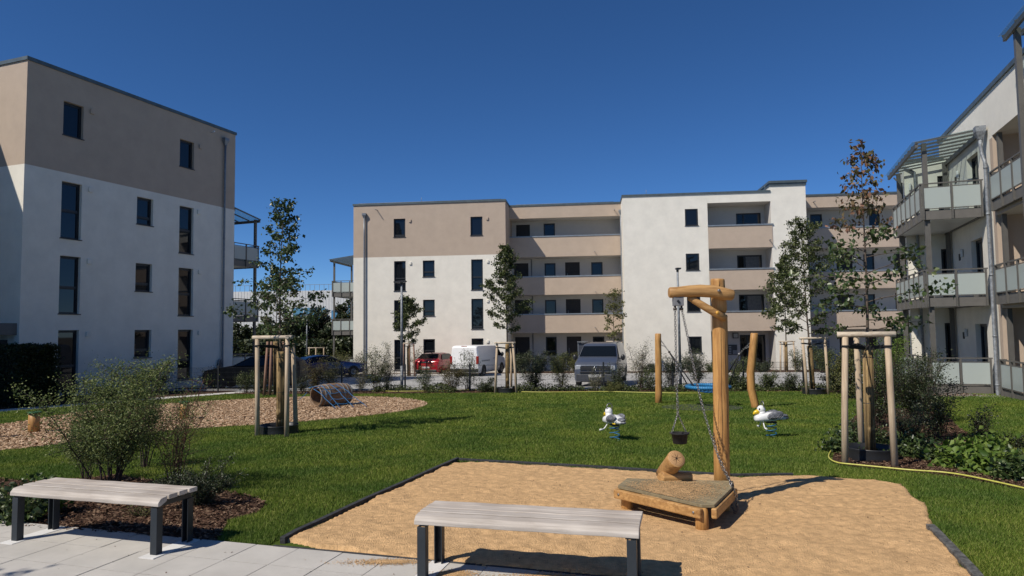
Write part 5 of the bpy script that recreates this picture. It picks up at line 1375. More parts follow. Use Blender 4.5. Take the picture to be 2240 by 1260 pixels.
# ================================================================== PLANTS
def leaf_mesh(name, C, size, mt, parent, rngl, droop=.3, narrow=.55, up=None, fold=.25, smooth=False):
    """one folded leaf (two quads sharing the midrib) at each point"""
    n = len(C); a = rngl.random(n)*2*np.pi
    el = (rngl.random(n)-.5)*2.0-droop
    L = np.column_stack([np.cos(a)*np.cos(el), np.sin(a)*np.cos(el), np.sin(el)])
    r_ = rngl.normal(size=(n, 3)); W = np.cross(L, r_); W /= np.linalg.norm(W, axis=1)[:, None]+1e-9; N = np.cross(L, W)
    s = size*(.55+.8*rngl.random(n)); l = L*s[:, None]; w_ = W*(s*narrow*.5)[:, None]; nn = N*(s*fold*narrow)[:, None]
    p0 = C; p1 = C+l*.45+w_+nn; p2 = C+l; p3 = C+l*.45-w_+nn; pm_ = C+l*.45
    V = np.stack([p0, p1, p2, pm_, p3], 1).reshape(-1, 3)
    b = np.arange(n)*5
    F = np.stack([np.stack([b, b+1, b+2, b+3], 1), np.stack([b, b+3, b+2, b+4], 1)], 1).reshape(-1, 4)
    return npmesh(name, V, F, mt, parent)

LIND = leafmat('linden_leaf', [(.018, .034, .010), (.035, .062, .016), (.065, .10, .028), (.13, .16, .06)], .38, .22, .5)
LINDB = leafmat('linden_leaf_browned', [(.05, .05, .02), (.11, .10, .04), (.17, .105, .055), (.25, .13, .085)], .5, .25, .3)
MAPLE = leafmat('field_tree_leaf', [(.022, .036, .010), (.045, .066, .017), (.085, .105, .03), (.14, .155, .06)], .5, .22, .35)
SHR = leafmat('shrub_leaf', [(.020, .034, .012), (.045, .066, .020), (.09, .115, .035), (.17, .19, .07)], .5, .25, .35)
SHRD = leafmat('dark_shrub_leaf', [(.010, .018, .007), (.022, .036, .012), (.045, .062, .02), (.09, .10, .045)], .45, .15, .45)
SHRB = leafmat('brownish_shrub_leaf', [(.06, .038, .022), (.10, .068, .03), (.12, .115, .04), (.16, .15, .06)], .55, .2, .3)
SHRG = leafmat('fresh_green_leaf', [(.05, .10, .015), (.09, .155, .02), (.14, .21, .035), (.2, .27, .06)], .5, .3, .35)
SHRO = leafmat('olive_shrub_leaf', [(.045, .055, .015), (.085, .095, .025), (.13, .135, .04), (.19, .18, .07)], .55, .25, .3)
SHRP = leafmat('pale_twig_leaf', [(.05, .055, .03), (.10, .105, .055), (.17, .165, .10), (.26, .24, .17)], .6, .2, .3)
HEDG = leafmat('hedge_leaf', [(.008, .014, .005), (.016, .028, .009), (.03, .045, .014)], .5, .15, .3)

def tree(loc, H, clear, r0, wfun, nprim, nleaf, lsize, seed, label, mt=LIND, wrap=None, brown=None, lean=(0, 0), elev=(25, 60), spread=1.0, name='young_tree', bark=BARK, group='young staked trees'):
    rr = np.random.default_rng(seed); rd = random.Random(seed)
    t = thing(name, loc, label, 'tree', group=group)
    m = MB(); N = 14; tp = []
    for i in range(N+1):
        f = i/N; tp.append(Vector((lean[0]*f+.035*math.sin(f*7+seed)*f, lean[1]*f+.035*math.cos(f*5+seed)*f, H*f)))
    m.tube([tp[0]-Vector((0, 0, .1))]+tp[1:], [r0*(1-.93*(i/N)**.9) for i in range(N+1)], 10, irr=.08)
    def tpt(h): x = h/H*N; i = min(int(x), N-1); return tp[i].lerp(tp[i+1], x-i)
    br = MB(); pts = []; wts = []
    for k in range(nprim):
        f = (k+.4)/nprim; h = clear+(H-clear)*(f**.95)*.97; g = (h-clear)/(H-clear)
        L = wfun(g)*rd.uniform(.72, 1.12); a = k*2.4+rd.uniform(-.4, .4); e_ = R(elev[0]+(elev[1]-elev[0])*g+rd.uniform(-10, 10))
        s = tpt(h); d = Vector((math.cos(a)*math.cos(e_), math.sin(a)*math.cos(e_), math.sin(e_)))
        L /= max(.35, math.cos(e_)); L = min(L, (H*1.01-h)/max(.2, math.sin(e_))+.15)
        n = 7; bp2 = [s+d*(L*i/n)+Vector((rd.uniform(-1, 1), rd.uniform(-1, 1), 0))*.018*i*L+Vector((0, 0, -.10*L*(i/n)**2)) for i in range(n+1)]
        rb = max(.004, r0*.33*(1-g*.75)); br.tube(bp2, [rb*(1-.8*i/n) for i in range(n+1)], 5, cap=False)
        for i in range(2, n+1):
            pts.append((bp2[i], .5)); 
        nt = max(2, int(3+L*5))
        for q in range(nt):
            u = rd.uniform(.25, 1.0); i = min(int(u*n), n-1); p0 = bp2[i].lerp(bp2[i+1], u*n-i)
            a2 = a+rd.choice((-1, 1))*rd.uniform(.5, 1.3); l2 = L*rd.uniform(.15, .38)*(1.15-u*.5)
            d2 = Vector((math.cos(a2), math.sin(a2), rd.uniform(-.15, .7))).normalized()
            tw = [p0, p0+d2*l2*.5, p0+d2*l2+Vector((0, 0, -.05*l2))]
            br.tube(tw, [rb*.35, rb*.25, .0015], 4, cap=False)
            for v in np.linspace(.3, 1, 4): pts.append((p0.lerp(tw[2], v), 1.0))
    for i in range(8): pts.append((tpt(H*(.90+.1*i/8)), .8))
    m.build('trunk', bark, t); br.build('branch', bark, t)
    P_ = np.array([tuple(p) for p, _ in pts]); w_ = np.array([q for _, q in pts]); w_ = w_*(.3+1.4*rr.random(len(w_))**1.5); w_ /= w_.sum()
    idx = rr.choice(len(P_), nleaf, p=w_); sp = lsize*1.25*spread
    C = P_[idx]+rr.normal(size=(nleaf, 3))*np.array([sp, sp, sp*.9])*.55
    if brown:
        sel = C[:, 2] > H*brown; o = leaf_mesh('crown', C[~sel], lsize, mt, t, rr, .45, .8); o2 = leaf_mesh('crown', C[sel], lsize*1.05, LINDB, t, rr, .6, .6); o2['label'] = 'dry brown leaves at the top'
    else: leaf_mesh('crown', C, lsize, mt, t, rr, .4, .75)
    if wrap:
        m = MB(); z0, z1, rw = wrap; N2 = 26
        m.tube([tpt(max(z0, .001)).lerp(tpt(z1), i/N2)+Vector((0, 0, 0)) for i in range(N2+1)], [rw*(1+.05*math.sin(i*2.1)) for i in range(N2+1)], 26, irr=.16)
        wo = m.build('trunk_wrap', REED, t)
        m = MB()
        for q in (.06, .5, .93):
            c = tpt(z0+(z1-z0)*q); m.tube([c+Vector((math.cos(a), math.sin(a), .04*math.sin(a)))*rw*1.06 for a in np.linspace(0, 2*math.pi, 16, endpoint=False)], .006, 5, closed=True, cap=False)
        m.build('tie', BLACKP, wo)
        m = MB()
        for q in range(46):
            a = q/46*2*math.pi; o_ = Vector((math.cos(a), math.sin(a), 0))*rw*rd.uniform(1.0, 1.07)
            za, zb2 = z0+rd.uniform(0, .1), z1-rd.uniform(0, .12); m.tube([tpt(max(za, .01))+o_, tpt((za+zb2)/2)+o_*rd.uniform(.97, 1.05), tpt(zb2)+o_], .0045, 4)
        m.build('reed', REED, wo)
    return t

def stakes(loc, H, pts, rails, label, wood=WOODS, r=.042, ring=None, group='timber tree stakes', belt=True, railz=None, rr_=.038):
    t = thing('tree_stakes', loc, label, 'tree stakes', group=group)
    tops = []
    for (x, y, tx, ty) in pts:
        m = MB(); m.tube([(x, y, -.1), (x*.6+tx*.4, y*.6+ty*.4, H*.45), (tx, ty, H), (tx, ty, H+.004)], [r*1.05, r, r*.94, r*.8], 12, irr=.03); m.build('post', wood, t); tops.append(Vector((tx, ty, H)))
    for (i, j) in rails:
        a, b = tops[i], tops[j]; d = (b-a).normalized(); z = Vector((0, 0, rr_*.9))
        m = MB(); m.tube([a-d*.10+z, a-d*.098+z, a.lerp(b, .5)+z, b+d*.098+z, b+d*.10+z], [rr_*.8, rr_, rr_, rr_, rr_*.8], 12, irr=.03); m.build('rail', WOODR_, t)
    if belt:
        for a in tops:
            m = MB(); q = a-Vector((0, 0, .12)); c = Vector((0, 0, H-.17))
            m.bar(q, q.lerp(c, .92), .012, .05); d = (q-c).normalized()
            m.tube([q+Vector((math.cos(b)*r*1.1, math.sin(b)*r*1.1, dz_)) for b, dz_ in [(b_, .0) for b_ in np.linspace(0, 2*math.pi, 12, endpoint=False)]], .014, 6, closed=True, cap=False)
            m.build('strap', RUBBER, t)
    return t
WOODR_ = woodmat('rail_wood_pale', (.66, .58, .46), (.36, .28, .20), .7, 'x')
def ringpot(loc, r, h, label):
    t = MB(); t.lathe([(r, -.03), (r*1.02, h*.4), (r, h-.015), (r*1.02, h), (r*.985, h), (r*.975, h*.4), (r*.96, -.03)], 36, cap=False)
    o = t.build('watering_ring', BLACKP); o.location = loc; tag(o, label, 'watering ring', 'black plastic watering rings'); return o
def G3(px, py): p = gnd(px, py); return Vector((p.x, p.y, p.z))

# --- right foreground tree
def wlin(prof):
    xs_, ys_ = zip(*prof); return lambda g: float(np.interp(g, xs_, ys_))
T7 = G3(1905, 1003); Y7 = T7.y; z7 = gz(Y7)
H7 = at(1885, 312, Y7).z-z7
tree((T7.x, Y7, z7), H7, 1.72, .034, wlin([(0, .75), (.1, 1.1), (.3, 1.0), (.45, .5), (.7, .30), (1, .12)]), 34, 1700, .070, 11, 'tall thin tree in the right foreground with dry brown leaves at its top', wrap=(.02, 1.52, .062), brown=.72, lean=(at(1885, 312, Y7).x-T7.x, 0), elev=(8, 40), spread=1.1)
def rel(px, py, Y, O): p = at(px, py, Y); return (p.x-O[0], p.y-O[1])
bA = G3(1848, 1018); bB = G3(1958, 1022); tA = rel(1849, 735, bA.y, (T7.x, Y7)); tB = rel(1941, 735, bB.y, (T7.x, Y7))
cB = (T7.x+.08, Y7+.42)
stakes((T7.x, Y7, z7), at(1890, 737, bA.y).z-z7, [(bA.x-T7.x, bA.y-Y7, tA[0], tA[1]), (bB.x-T7.x, bB.y-Y7, tB[0]+.0, tB[1]), (.09, .42, .05, .36)], [(0, 1)], 'three pale debarked stakes with one cross rail round the right foreground tree')
ringpot((T7.x-.01, Y7-.02, z7), .335, .17, 'large black watering ring at the foot of the right foreground tree')
# --- left tree
T1_ = G3(612, 952); Y1 = T1_.y+.25; z1_ = gz(Y1); T1_ = Vector((at(613, 900, Y1).x, Y1, z1_))
H1 = at(617, 436, Y1).z-z1_
tree(tuple(T1_), H1, 1.72, .036, wlin([(0, .75), (.15, 1.12), (.32, .95), (.42, .55), (.7, .36), (1, .14)]), 34, 2700, .070, 7, 'tall thin tree on the lawn between the shaded left house and the barrel', wrap=(.02, 1.6, .068), lean=(at(617, 436, Y1).x-T1_.x, 0), elev=(12, 45))
oo = (T1_.x, Y1); pA = G3(563, 955); pB = G3(627, 957); pC = G3(637, 949); hS = at(590, 742, pA.y).z-z1_
tA = rel(563, 742, pA.y, oo); tB = rel(629, 742, pB.y, oo); tC = rel(638, 742, pC.y+.3, oo)
stakes(tuple(T1_), hS, [(pA.x-oo[0], pA.y-oo[1], tA[0], tA[1]), (pB.x-oo[0], pB.y-oo[1], tB[0], tB[1]), (pC.x-oo[0], pC.y+.3-oo[1], tC[0]+.02, tC[1])], [(0, 1), (1, 2)], 'three pale stakes with rails round the left lawn tree', r=.045)
ringpot((T1_.x-.02, Y1, z1_), .36, .18, 'black watering ring at the foot of the left lawn tree')
# --- second staked tree behind it
Y2 = 25.6; c2 = at(603, 850, Y2); z2 = gz(Y2)
tree((c2.x, Y2, z2), 4.6, 2.3, .04, wlin([(0, .5), (.3, .9), (.6, .6), (1, .15)]), 18, 1700, .10, 21, 'darker staked tree by the fence, partly hidden behind the left lawn tree', mt=MAPLE, wrap=(.02, 2.0, .075))
stakes((c2.x, Y2, z2), 2.0, [(-.32, -.3, -.22, -.25), (-.1, -.33, -.06, -.3), (.25, .3, .2, .25)], [], 'reddish stakes by the fence behind the left lawn tree', wood=WOODSR, r=.05)
# --- tree in front of the gallery
Y3 = 25.4; c3 = at(1110, 855, Y3); z3 = gz(Y3); H3 = at(1110, 540, Y3).z-z3
tree((c3.x, Y3, z3), H3, 2.2, .042, wlin([(0, .55), (.15, 1.0), (.35, .82), (.6, .42), (1, .10)]), 38, 7500, .072, 31, 'dense dark staked tree in front of the left end of the gallery', mt=MAPLE, wrap=(.02, 1.8, .065), elev=(30, 65))
hS = at(1105, 752, Y3).z-z3; f_ = Y3/FPX
stakes((c3.x, Y3, z3), hS, [(-26*f_, -.25, -21*f_, -.22), (20*f_, -.25, 13*f_, -.22), (8*f_, .35, 10*f_, .3)], [(0, 1), (1, 2), (0, 2)], 'three pale stakes with rails by the fence in front of the gallery', r=.045)
ringpot((c3.x-.03, Y3-.02, z3), .36, .2, 'black watering ring by the fence in front of the gallery')
# --- tree behind the left lamp
Y4 = 43.6; c4 = at(893, 810, Y4); z4 = gz(Y4)
tree((c4.x, Y4, z4), at(888, 655, Y4).z-z4, 2.1, .045, wlin([(0, .5), (.2, 1.15), (.5, .9), (1, .15)]), 24, 3800, .12, 41, 'small round staked tree behind the left street lamp', mt=MAPLE, wrap=(.02, 1.9, .07))
stakes((c4.x, Y4, z4), at(893, 752, Y4).z-z4, [(-.3, -.25, -.25, -.2), (.45, -.2, .38, -.2), (.05, .35, .05, .3)], [(0, 1), (1, 2)], 'brown stakes behind the left street lamp', wood=WOODSR, r=.05)
# --- thin tree behind the grey van
Y5 = 44.2; c5 = at(1345, 810, Y5); z5 = gz(Y5)
tree((c5.x, Y5, z5), at(1340, 638, Y5).z-z5, 2.0, .04, wlin([(0, .4), (.3, .85), (.6, .6), (1, .2)]), 22, 1100, .12, 51, 'small sparse staked tree rising behind the grey van', mt=SHRO)
stakes((c5.x, Y5, z5), at(1345, 748, Y5).z-z5, [(-.5, -.25, -.45, -.2), (.5, -.2, .45, -.2), (.05, .35, .05, .3)], [(0, 1), (1, 2)], 'grey stakes just visible over the roof of the grey van', r=.05)
# --- trees right
Y6 = 41.8; c6 = at(1722, 815, Y6); z6 = gz(Y6)
tree((c6.x, Y6, z6), at(1720, 560, Y6).z-z6, 2.3, .05, wlin([(0, .6), (.2, 1.3), (.5, 1.0), (.8, .4), (1, .15)]), 30, 4600, .13, 61, 'staked tree at the foot of the white block beyond the fence', mt=MAPLE, wrap=(.02, 1.9, .07))
f6 = Y6/FPX; stakes((c6.x, Y6, z6), at(1722, 748, Y6).z-z6, [(-17*f6, -.2, -15*f6, -.2), (16*f6, -.2, 13*f6, -.2), (1*f6, .4, 0, .35)], [(0, 1), (1, 2), (0, 2)], 'three slim stakes at the foot of the white block', r=.05)
Y8 = 22.6; c8 = at(1779, 862, Y8); z8 = gz(Y8)
tree((c8.x, Y8, z8), at(1762, 488, Y8).z-z8, 1.95, .045, wlin([(0, .7), (.2, 1.2), (.45, 1.0), (.7, .55), (1, .14)]), 44, 8500, .066, 71, 'full dark staked tree by the fence in front of the white block', mt=MAPLE, wrap=(.02, 1.6, .07), lean=(-.22, 0), elev=(25, 65))
f8 = Y8/FPX; stakes((c8.x, Y8, z8), at(1780, 742, Y8).z-z8, [(-20*f8, -.25, -25*f8, -.22), (27*f8, -.2, 24*f8, -.2), (6*f8, .35, 5*f8, .3)], [(0, 1), (1, 2)], 'three pale stakes by the fence right of the basket swing', r=.045)
ringpot((c8.x+.03, Y8, z8), .36, .2, 'black watering ring by the fence right of the basket swing')
# --- stakes far left, by the distant lamp
Y9 = 51.; c9 = at(688, 790, Y9); stakes((c9.x, Y9, gz(Y9)), at(688, 762, Y9).z-gz(Y9), [(-.45, 0, -.4, 0), (.1, 0, .1, 0), (.6, .4, .6, .3)], [(0, 2)], 'distant pale stakes right of the small far street lamp', r=.05, belt=False)
# --- tree outside the picture that throws the shade on the paving at the lower left
tree((-6.9, 2.4, 0), 4.3, 1.7, .04, wlin([(0, .8), (.2, 1.2), (.6, .8), (1, .2)]), 26, 1500, .09, 81, 'tree just outside the lower left picture corner', mt=LIND)

def shrub(px, pbase, ptop, Y, wpx, nleaf, lsize, mt, label, seed, nst=9, stem=STEM, dens=1.0, low=.12, arch=.55, twig=5, name='shrub', group=None, droop=.0, narrow=.55, cat='shrub', h=None, stem_r=.007, jit=1.0):
    rr = np.random.default_rng(seed); rd = random.Random(seed)
    p = at(px, pbase, Y); z0 = gz(Y); H = h or (at(px, ptop, Y).z-z0); W = wpx*Y/FPX/2
    t = thing(name, (p.x, Y, z0), label, cat, group=group); m = MB(); pts = []
    for k in range(nst):
        a = k*2.4+rd.uniform(-.5, .5); o_ = W*.16*rd.random(); f = rd.uniform(.55, 1.0) if k else 1.0
        hh = H*f*.97; rad = W*math.sqrt(rd.random())*rd.uniform(.8, 1.05)*(1.25-f*.55)
        s = Vector((math.cos(a)*o_, math.sin(a)*o_, -.03)); n = 8; bp2 = []
        for i in range(n+1):
            u = i/n; bp2.append(s+Vector((math.cos(a)*rad*u**(1+arch), math.sin(a)*rad*u**(1+arch), hh*u))+Vector((rd.uniform(-1, 1), rd.uniform(-1, 1), 0))*.03*H*u)
        m.tube(bp2, [stem_r*H*(1-.8*i/n)+.001 for i in range(n+1)], 5, cap=False)
        for q in range(int(twig*2)):
            u = rd.uniform(low+.1, 1); i = min(int(u*n), n-1); p0 = bp2[i].lerp(bp2[i+1], u*n-i); a2 = rd.uniform(0, 6.28); l2 = (.14+.22*rd.random())*max(H, W)*(1.15-.6*u)
            d2 = Vector((math.cos(a2), math.sin(a2), rd.uniform(.0, 1.0))).normalized(); e_ = p0+d2*l2
            m.tube([p0, p0.lerp(e_, .5)+Vector((0, 0, .01)), e_], [stem_r*H*.35+.0007, stem_r*H*.2+.0006, .0008], 4, cap=False)
            for v in np.linspace(.15, 1, 5): pts.append(p0.lerp(e_, v))
        for i in range(3, n+1): pts.append(bp2[i])
    m.build('stem', stem, t)
    P_ = np.array([tuple(q) for q in pts]); P_ = P_[P_[:, 2] > H*low]
    w_ = .15+rr.random(len(P_))**2; w_ /= w_.sum(); idx = rr.choice(len(P_), nleaf, p=w_)
    C = P_[idx]+rr.normal(size=(nleaf, 3))*(lsize*.8+.018*H)*jit; C[:, 2] = np.maximum(C[:, 2], .015)
    leaf_mesh('foliage', C, lsize, mt, t, rr, droop, narrow); return t

# foreground left
FINE = leafmat('fine_grey_green_leaf', [(.05, .075, .02), (.10, .14, .038), (.18, .22, .065), (.30, .33, .13)], .5, .38, .3)
shrub(245, 1062, 778, 7.9, 300, 30000, .024, FINE, 'large fine leaved green shrub behind the left bench', 101, nst=17, low=.24, twig=11, stem_r=.006, arch=.25)
shrub(185, 1050, 905, 8.5, 120, 5000, .022, FINE, 'low sparse left half of the fine leaved planting beside the mulch bed', 104, nst=8, low=.3, twig=7, arch=.4)
shrub(385, 1075, 815, 7.9, 220, 4200, .019, FINE, 'wispy shrub with thin reddish stems right of the fine leaved shrub', 102, nst=15, stem=STEMR, low=.18, twig=7, stem_r=.004, arch=.9)
shrub(318, 960, 830, 9.6, 100, 4000, .022, FINE, 'dense fine leaved shrub top between the two foreground shrubs', 107, nst=10, low=.25, twig=8, arch=.4)
shrub(430, 1100, 1000, 7.2, 210, 11000, .018, SHRD, 'low dark twiggy plant behind the right end of the left bench', 103, nst=14, low=.03, twig=7, arch=.3)
shrub(300, 1125, 1075, 6.7, 110, 500, .02, SHRO, 'small thin dry plant in the mulch behind the left bench', 109, nst=7, low=.1, twig=4)
for i, (px_, py_, sz_) in enumerate(((45, 1130, 120), (-30, 1120, 130), (110, 1100, 90), (60, 1100, 110))):
    shrub(px_, py_, py_-60, [6.55, 6.7, 6.9, 7.1][i], sz_, [900, 900, 500, 700][i], [.05, .05, .045, .05][i], [LIND, LIND, SHRG, LIND][i], ['leafy geranium clump under the left end of the left bench', 'leafy geranium clump cut by the left picture edge', 'bright yellow green plant behind the left bench', 'leafy dark green clump behind the left bench'][i], 120+i, nst=10, low=.05, twig=4, narrow=.95, arch=.2, group='leafy clumps at the left bench', name='leafy_plant', cat='plant')
# hedge block at the far left, in the shade
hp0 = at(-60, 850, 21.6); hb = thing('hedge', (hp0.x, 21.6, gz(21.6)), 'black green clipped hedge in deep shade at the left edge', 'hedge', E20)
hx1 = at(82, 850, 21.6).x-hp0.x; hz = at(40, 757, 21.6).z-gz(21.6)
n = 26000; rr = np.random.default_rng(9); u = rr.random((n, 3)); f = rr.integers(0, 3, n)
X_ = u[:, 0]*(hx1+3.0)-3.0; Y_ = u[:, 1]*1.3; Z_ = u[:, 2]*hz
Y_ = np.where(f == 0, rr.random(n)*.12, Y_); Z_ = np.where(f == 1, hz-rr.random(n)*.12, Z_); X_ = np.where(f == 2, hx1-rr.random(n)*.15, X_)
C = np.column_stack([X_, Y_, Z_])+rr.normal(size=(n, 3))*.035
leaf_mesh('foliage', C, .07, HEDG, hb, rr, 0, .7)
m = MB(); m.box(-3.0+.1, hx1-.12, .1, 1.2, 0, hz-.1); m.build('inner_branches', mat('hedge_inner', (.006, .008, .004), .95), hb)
shrub(112, 880, 775, 22.2, 80, 1500, .05, HEDG, 'loose dark shrub right of the shaded hedge', 131, nst=7)
shrub(150, 872, 830, 23.0, 60, 1200, .045, HEDG, 'low dark plant at the foot of the shaded wall', 132, nst=8)
# shrubs at the foot of the left house, behind the fence
for i, (px_, pb_, pt_, Y_, w_, n_l, s_, mt_, lb) in enumerate([
    (232, 872, 838, 24.2, 60, 900, .045, HEDG, 'small dark shrub left of the first fence post'),
    (300, 868, 800, 26.2, 60, 1100, .05, SHRD, 'dark shrub against the shaded wall near the first fence post'),
    (345, 866, 790, 26.8, 80, 1500, .05, SHRD, 'feathery dark shrub below the small ground floor window'),
    (460, 862, 800, 29.5, 50, 900, .05, SHRD, 'dark shrub between the fence and the end of the left house'),
    (538, 860, 808, 27.3, 55, 1000, .045, SHR, 'grey green shrub by the fence left of the tree stakes'),
    (560, 856, 815, 26.6, 50, 800, .045, SHRD, 'small dark shrub by the fence beside the tree stakes'),
    (690, 838, 778, 27.6, 60, 1500, .045, SHRB, 'brown leaved shrub in front of the dark blue car'),
    (722, 834, 775, 28.0, 70, 1900, .045, SHRO, 'olive shrub behind the barrel'),
    (660, 852, 818, 26.8, 40, 700, .04, SHRD, 'low dark shrub left of the barrel'),
    (790, 855, 800, 26.7, 36, 700, .04, SHRP, 'thin pale shrub left of the tall fence shrub'),
    (824, 856, 752, 26.9, 84, 2600, .042, SHR, 'tall loose shrub by the fence left of the street lamp'),
    (846, 846, 765, 27.6, 50, 1000, .042, SHRP, 'pale twiggy shrub close to the street lamp'),
    (930, 856, 795, 26.5, 48, 1000, .042, SHR, 'shrub by the fence in front of the red car'),
    (992, 856, 778, 26.4, 76, 2400, .038, SHRB, 'brownish shrub by the fence between the red car and the white van'),
    (1022, 850, 765, 27.2, 64, 1300, .042, SHR, 'green shrub by the fence in front of the white van'),
    (1062, 858, 825, 25.9, 80, 1500, .04, SHRD, 'low dark shrub left of the stakes at the gallery tree'),
    (1168, 852, 768, 26.4, 66, 2800, .040, SHRD, 'dense dark shrub on a thin stem right of the gallery tree'),
    (1228, 854, 772, 26.2, 72, 2400, .036, SHRO, 'olive feathery shrub left of the grey van'),
    (1302, 856, 808, 25.4, 60, 700, .04, SHRP, 'very thin shrub in front of the grey van'),
    (1352, 856, 790, 25.6, 50, 900, .045, SHRD, 'dark shrub in front of the right headlight of the grey van'),
    (1345, 860, 835, 24.9, 70, 1100, .04, SHRO, 'low olive plant at the fence in front of the grey van'),
    (1402, 856, 745, 25.8, 80, 1500, .04, SHRP, 'tall pale twiggy shrub right of the grey van'),
    (1420, 858, 805, 25.3, 60, 900, .045, SHR, 'medium green shrub left of the left swing post'),
    (1468, 856, 775, 26.2, 66, 1800, .04, SHRD, 'dark shrub right of the left swing post'),
    (1528, 848, 765, 27.0, 56, 2400, .04, SHRD, 'compact dark shrub behind the basket swing'),
    (1602, 858, 800, 25.4, 80, 2400, .045, SHR, 'green shrub by the fence left of the right swing post'),
    (1625, 860, 820, 24.8, 60, 1400, .045, SHRD, 'low dark shrub beside the right swing post'),
    (1682, 860, 810, 24.9, 66, 1600, .042, SHR, 'shrub by the fence above the right gull rider'),
    (1728, 860, 815, 24.4, 46, 1200, .042, SHRD, 'dark shrub left of the stakes behind the right gull rider'),
    (1826, 866, 800, 23.0, 60, 2000, .045, SHRD, 'dark shrub right of the stakes behind the right gull rider'),
    ]):
    shrub(px_, pb_, pt_, Y_, w_, int(n_l*1.8), s_, mt_, lb, 200+i, nst=9, twig=6, group='shrubs along the mesh fence')
# hedges and plants on the far side of the car park
for i, (px_, pb_, pt_, Y_, w_, n_l, s_, mt_, lb) in enumerate([
    (690, 800, 772, 47, 60, 2600, .09, SHRO, 'olive hedge shrub behind the dark blue car'), (740, 800, 768, 47.5, 66, 2600, .09, SHRO, 'olive hedge shrub at the left corner of the middle house'),
    (780, 812, 768, 45.5, 40, 1300, .08, SHRP, 'thin shrub at the corner downpipe of the middle house'), (915, 815, 760, 45, 40, 1000, .08, SHRP, 'thin shrub left of the red car'),
    (1140, 818, 765, 44.2, 60, 4200, .07, SHRD, 'dark rounded hedge shrub right of the white van'), (1180, 818, 768, 44, 56, 3800, .07, SHRD, 'dark rounded hedge shrub in front of the gallery door'),
    (1222, 818, 772, 43.8, 50, 3000, .07, SHR, 'green hedge shrub in front of the gallery'), (1262, 818, 768, 43.6, 50, 2600, .07, SHRO, 'olive hedge shrub beside the mailbox stand'),
    (1425, 816, 795, 43, 66, 2600, .07, SHRD, 'low dark hedge along the white block'), (1480, 815, 790, 42.8, 60, 3000, .07, SHRD, 'low dark hedge behind the right street lamp'),
    (1512, 812, 764, 42.5, 46, 2600, .07, SHRD, 'dark shrub below the ground floor window of the white block'), (1560, 812, 790, 42.3, 60, 2400, .07, SHR, 'low green shrub behind the tall crane post'),
    (1625, 812, 782, 42.2, 60, 2600, .07, SHR, 'spreading green shrub in front of the entrance door'), (1668, 812, 788, 42.0, 60, 2400, .07, SHRD, 'dark shrub right of the entrance door'),
    (1745, 812, 760, 41.6, 50, 1600, .07, SHR, 'green shrub right of the stakes at the white block'), (1800, 812, 752, 41, 70, 4200, .07, SHR, 'green hedge shrub in front of the right gallery'),
    ]):
    shrub(px_, pb_, pt_, Y_, w_, n_l, s_, mt_, lb, 300+i, nst=11, twig=7, low=.03, arch=.15, group='planting beyond the car park')
# big shrubs at the right
for i, (px_, pb_, pt_, Y_, w_, n_l, s_, mt_, lb) in enumerate([
    (1862, 880, 752, 20.5, 90, 7000, .05, SHRO, 'tall olive green shrub behind the stakes of the right foreground tree'),
    (1945, 880, 735, 19.0, 110, 9000, .045, SHRG, 'large yellowish green shrub behind the right foreground tree'),
    (2010, 935, 755, 14.0, 190, 12000, .034, SHRD, 'big dark round shrub right of the right foreground tree'),
    (1925, 960, 760, 13.4, 120, 6000, .034, SHRD, 'dark shrub directly behind the right foreground tree'),
    (2055, 985, 830, 11.4, 130, 3600, .034, SHRD, 'loose dark shrub at the right of the big dark shrub'),
    (2150, 1000, 880, 10.9, 56, 900, .034, SHRD, 'narrow upright young shrub in the right bed'),
    (1990, 1000, 880, 10.8, 110, 2600, .03, SHRD, 'low dark shrub beside the right watering ring'),
    (2230, 985, 945, 10.4, 90, 500, .034, SHRD, 'sprawling dark branch plant at the right picture edge'),
    (1880, 985, 905, 10.6, 70, 1600, .035, LIND, 'small bright shrub left of the wrapped trunk'),
    (1920, 985, 930, 10.3, 80, 1600, .035, LIND, 'small green shrub right of the wrapped trunk'),
    ]):
    shrub(px_, pb_, pt_, Y_, w_, n_l, s_, mt_, lb, 400+i, nst=13, twig=8, low=.02, arch=.25, group='big shrubs at the right')
# leafy perennials in the right bed
for i, (px_, py_, w_, hh_, s_, mt_, lb) in enumerate([
    (1832, 990, 60, .12, .07, LIND, 'leafy perennial in the hose loop left of the right stakes'), (1995, 1000, 80, .15, .06, LIND, 'fern like perennial just right of the right stakes'),
    (2050, 1008, 90, .16, .065, LIND, 'green leafy clump in the right bed in front of the dark shrub'), (2105, 1022, 100, .17, .085, SHRG, 'bright yellow green broad leaved plant in the right bed'),
    (2172, 1035, 90, .16, .085, SHRG, 'second bright broad leaved plant further right in the right bed'), (2150, 1003, 80, .19, .08, SHRG, 'bright leafy plant at the foot of the narrow young shrub'),
    (2222, 1050, 80, .14, .07, LIND, 'dark green leafy plant at the right picture edge in front'), (2245, 1028, 90, .16, .07, LIND, 'dark green leafy plant at the right picture edge behind'),
    (1980, 985, 80, .2, .07, LIND, 'leafy clump behind the right watering ring'), (1870, 965, 90, .2, .07, LIND, 'leafy clump inside the far end of the hose loop'), ]):
    p = gnd(px_, py_); shrub(px_, py_, 0, p.y, w_, 420 if s_ > .1 else 600, s_, mt_, lb, 500+i, nst=12, twig=3, low=.1, arch=.1, h=hh_, narrow=.75, group='leafy perennials in the right bed', name='leafy_plant', cat='plant', stem_r=.01, jit=1.4)
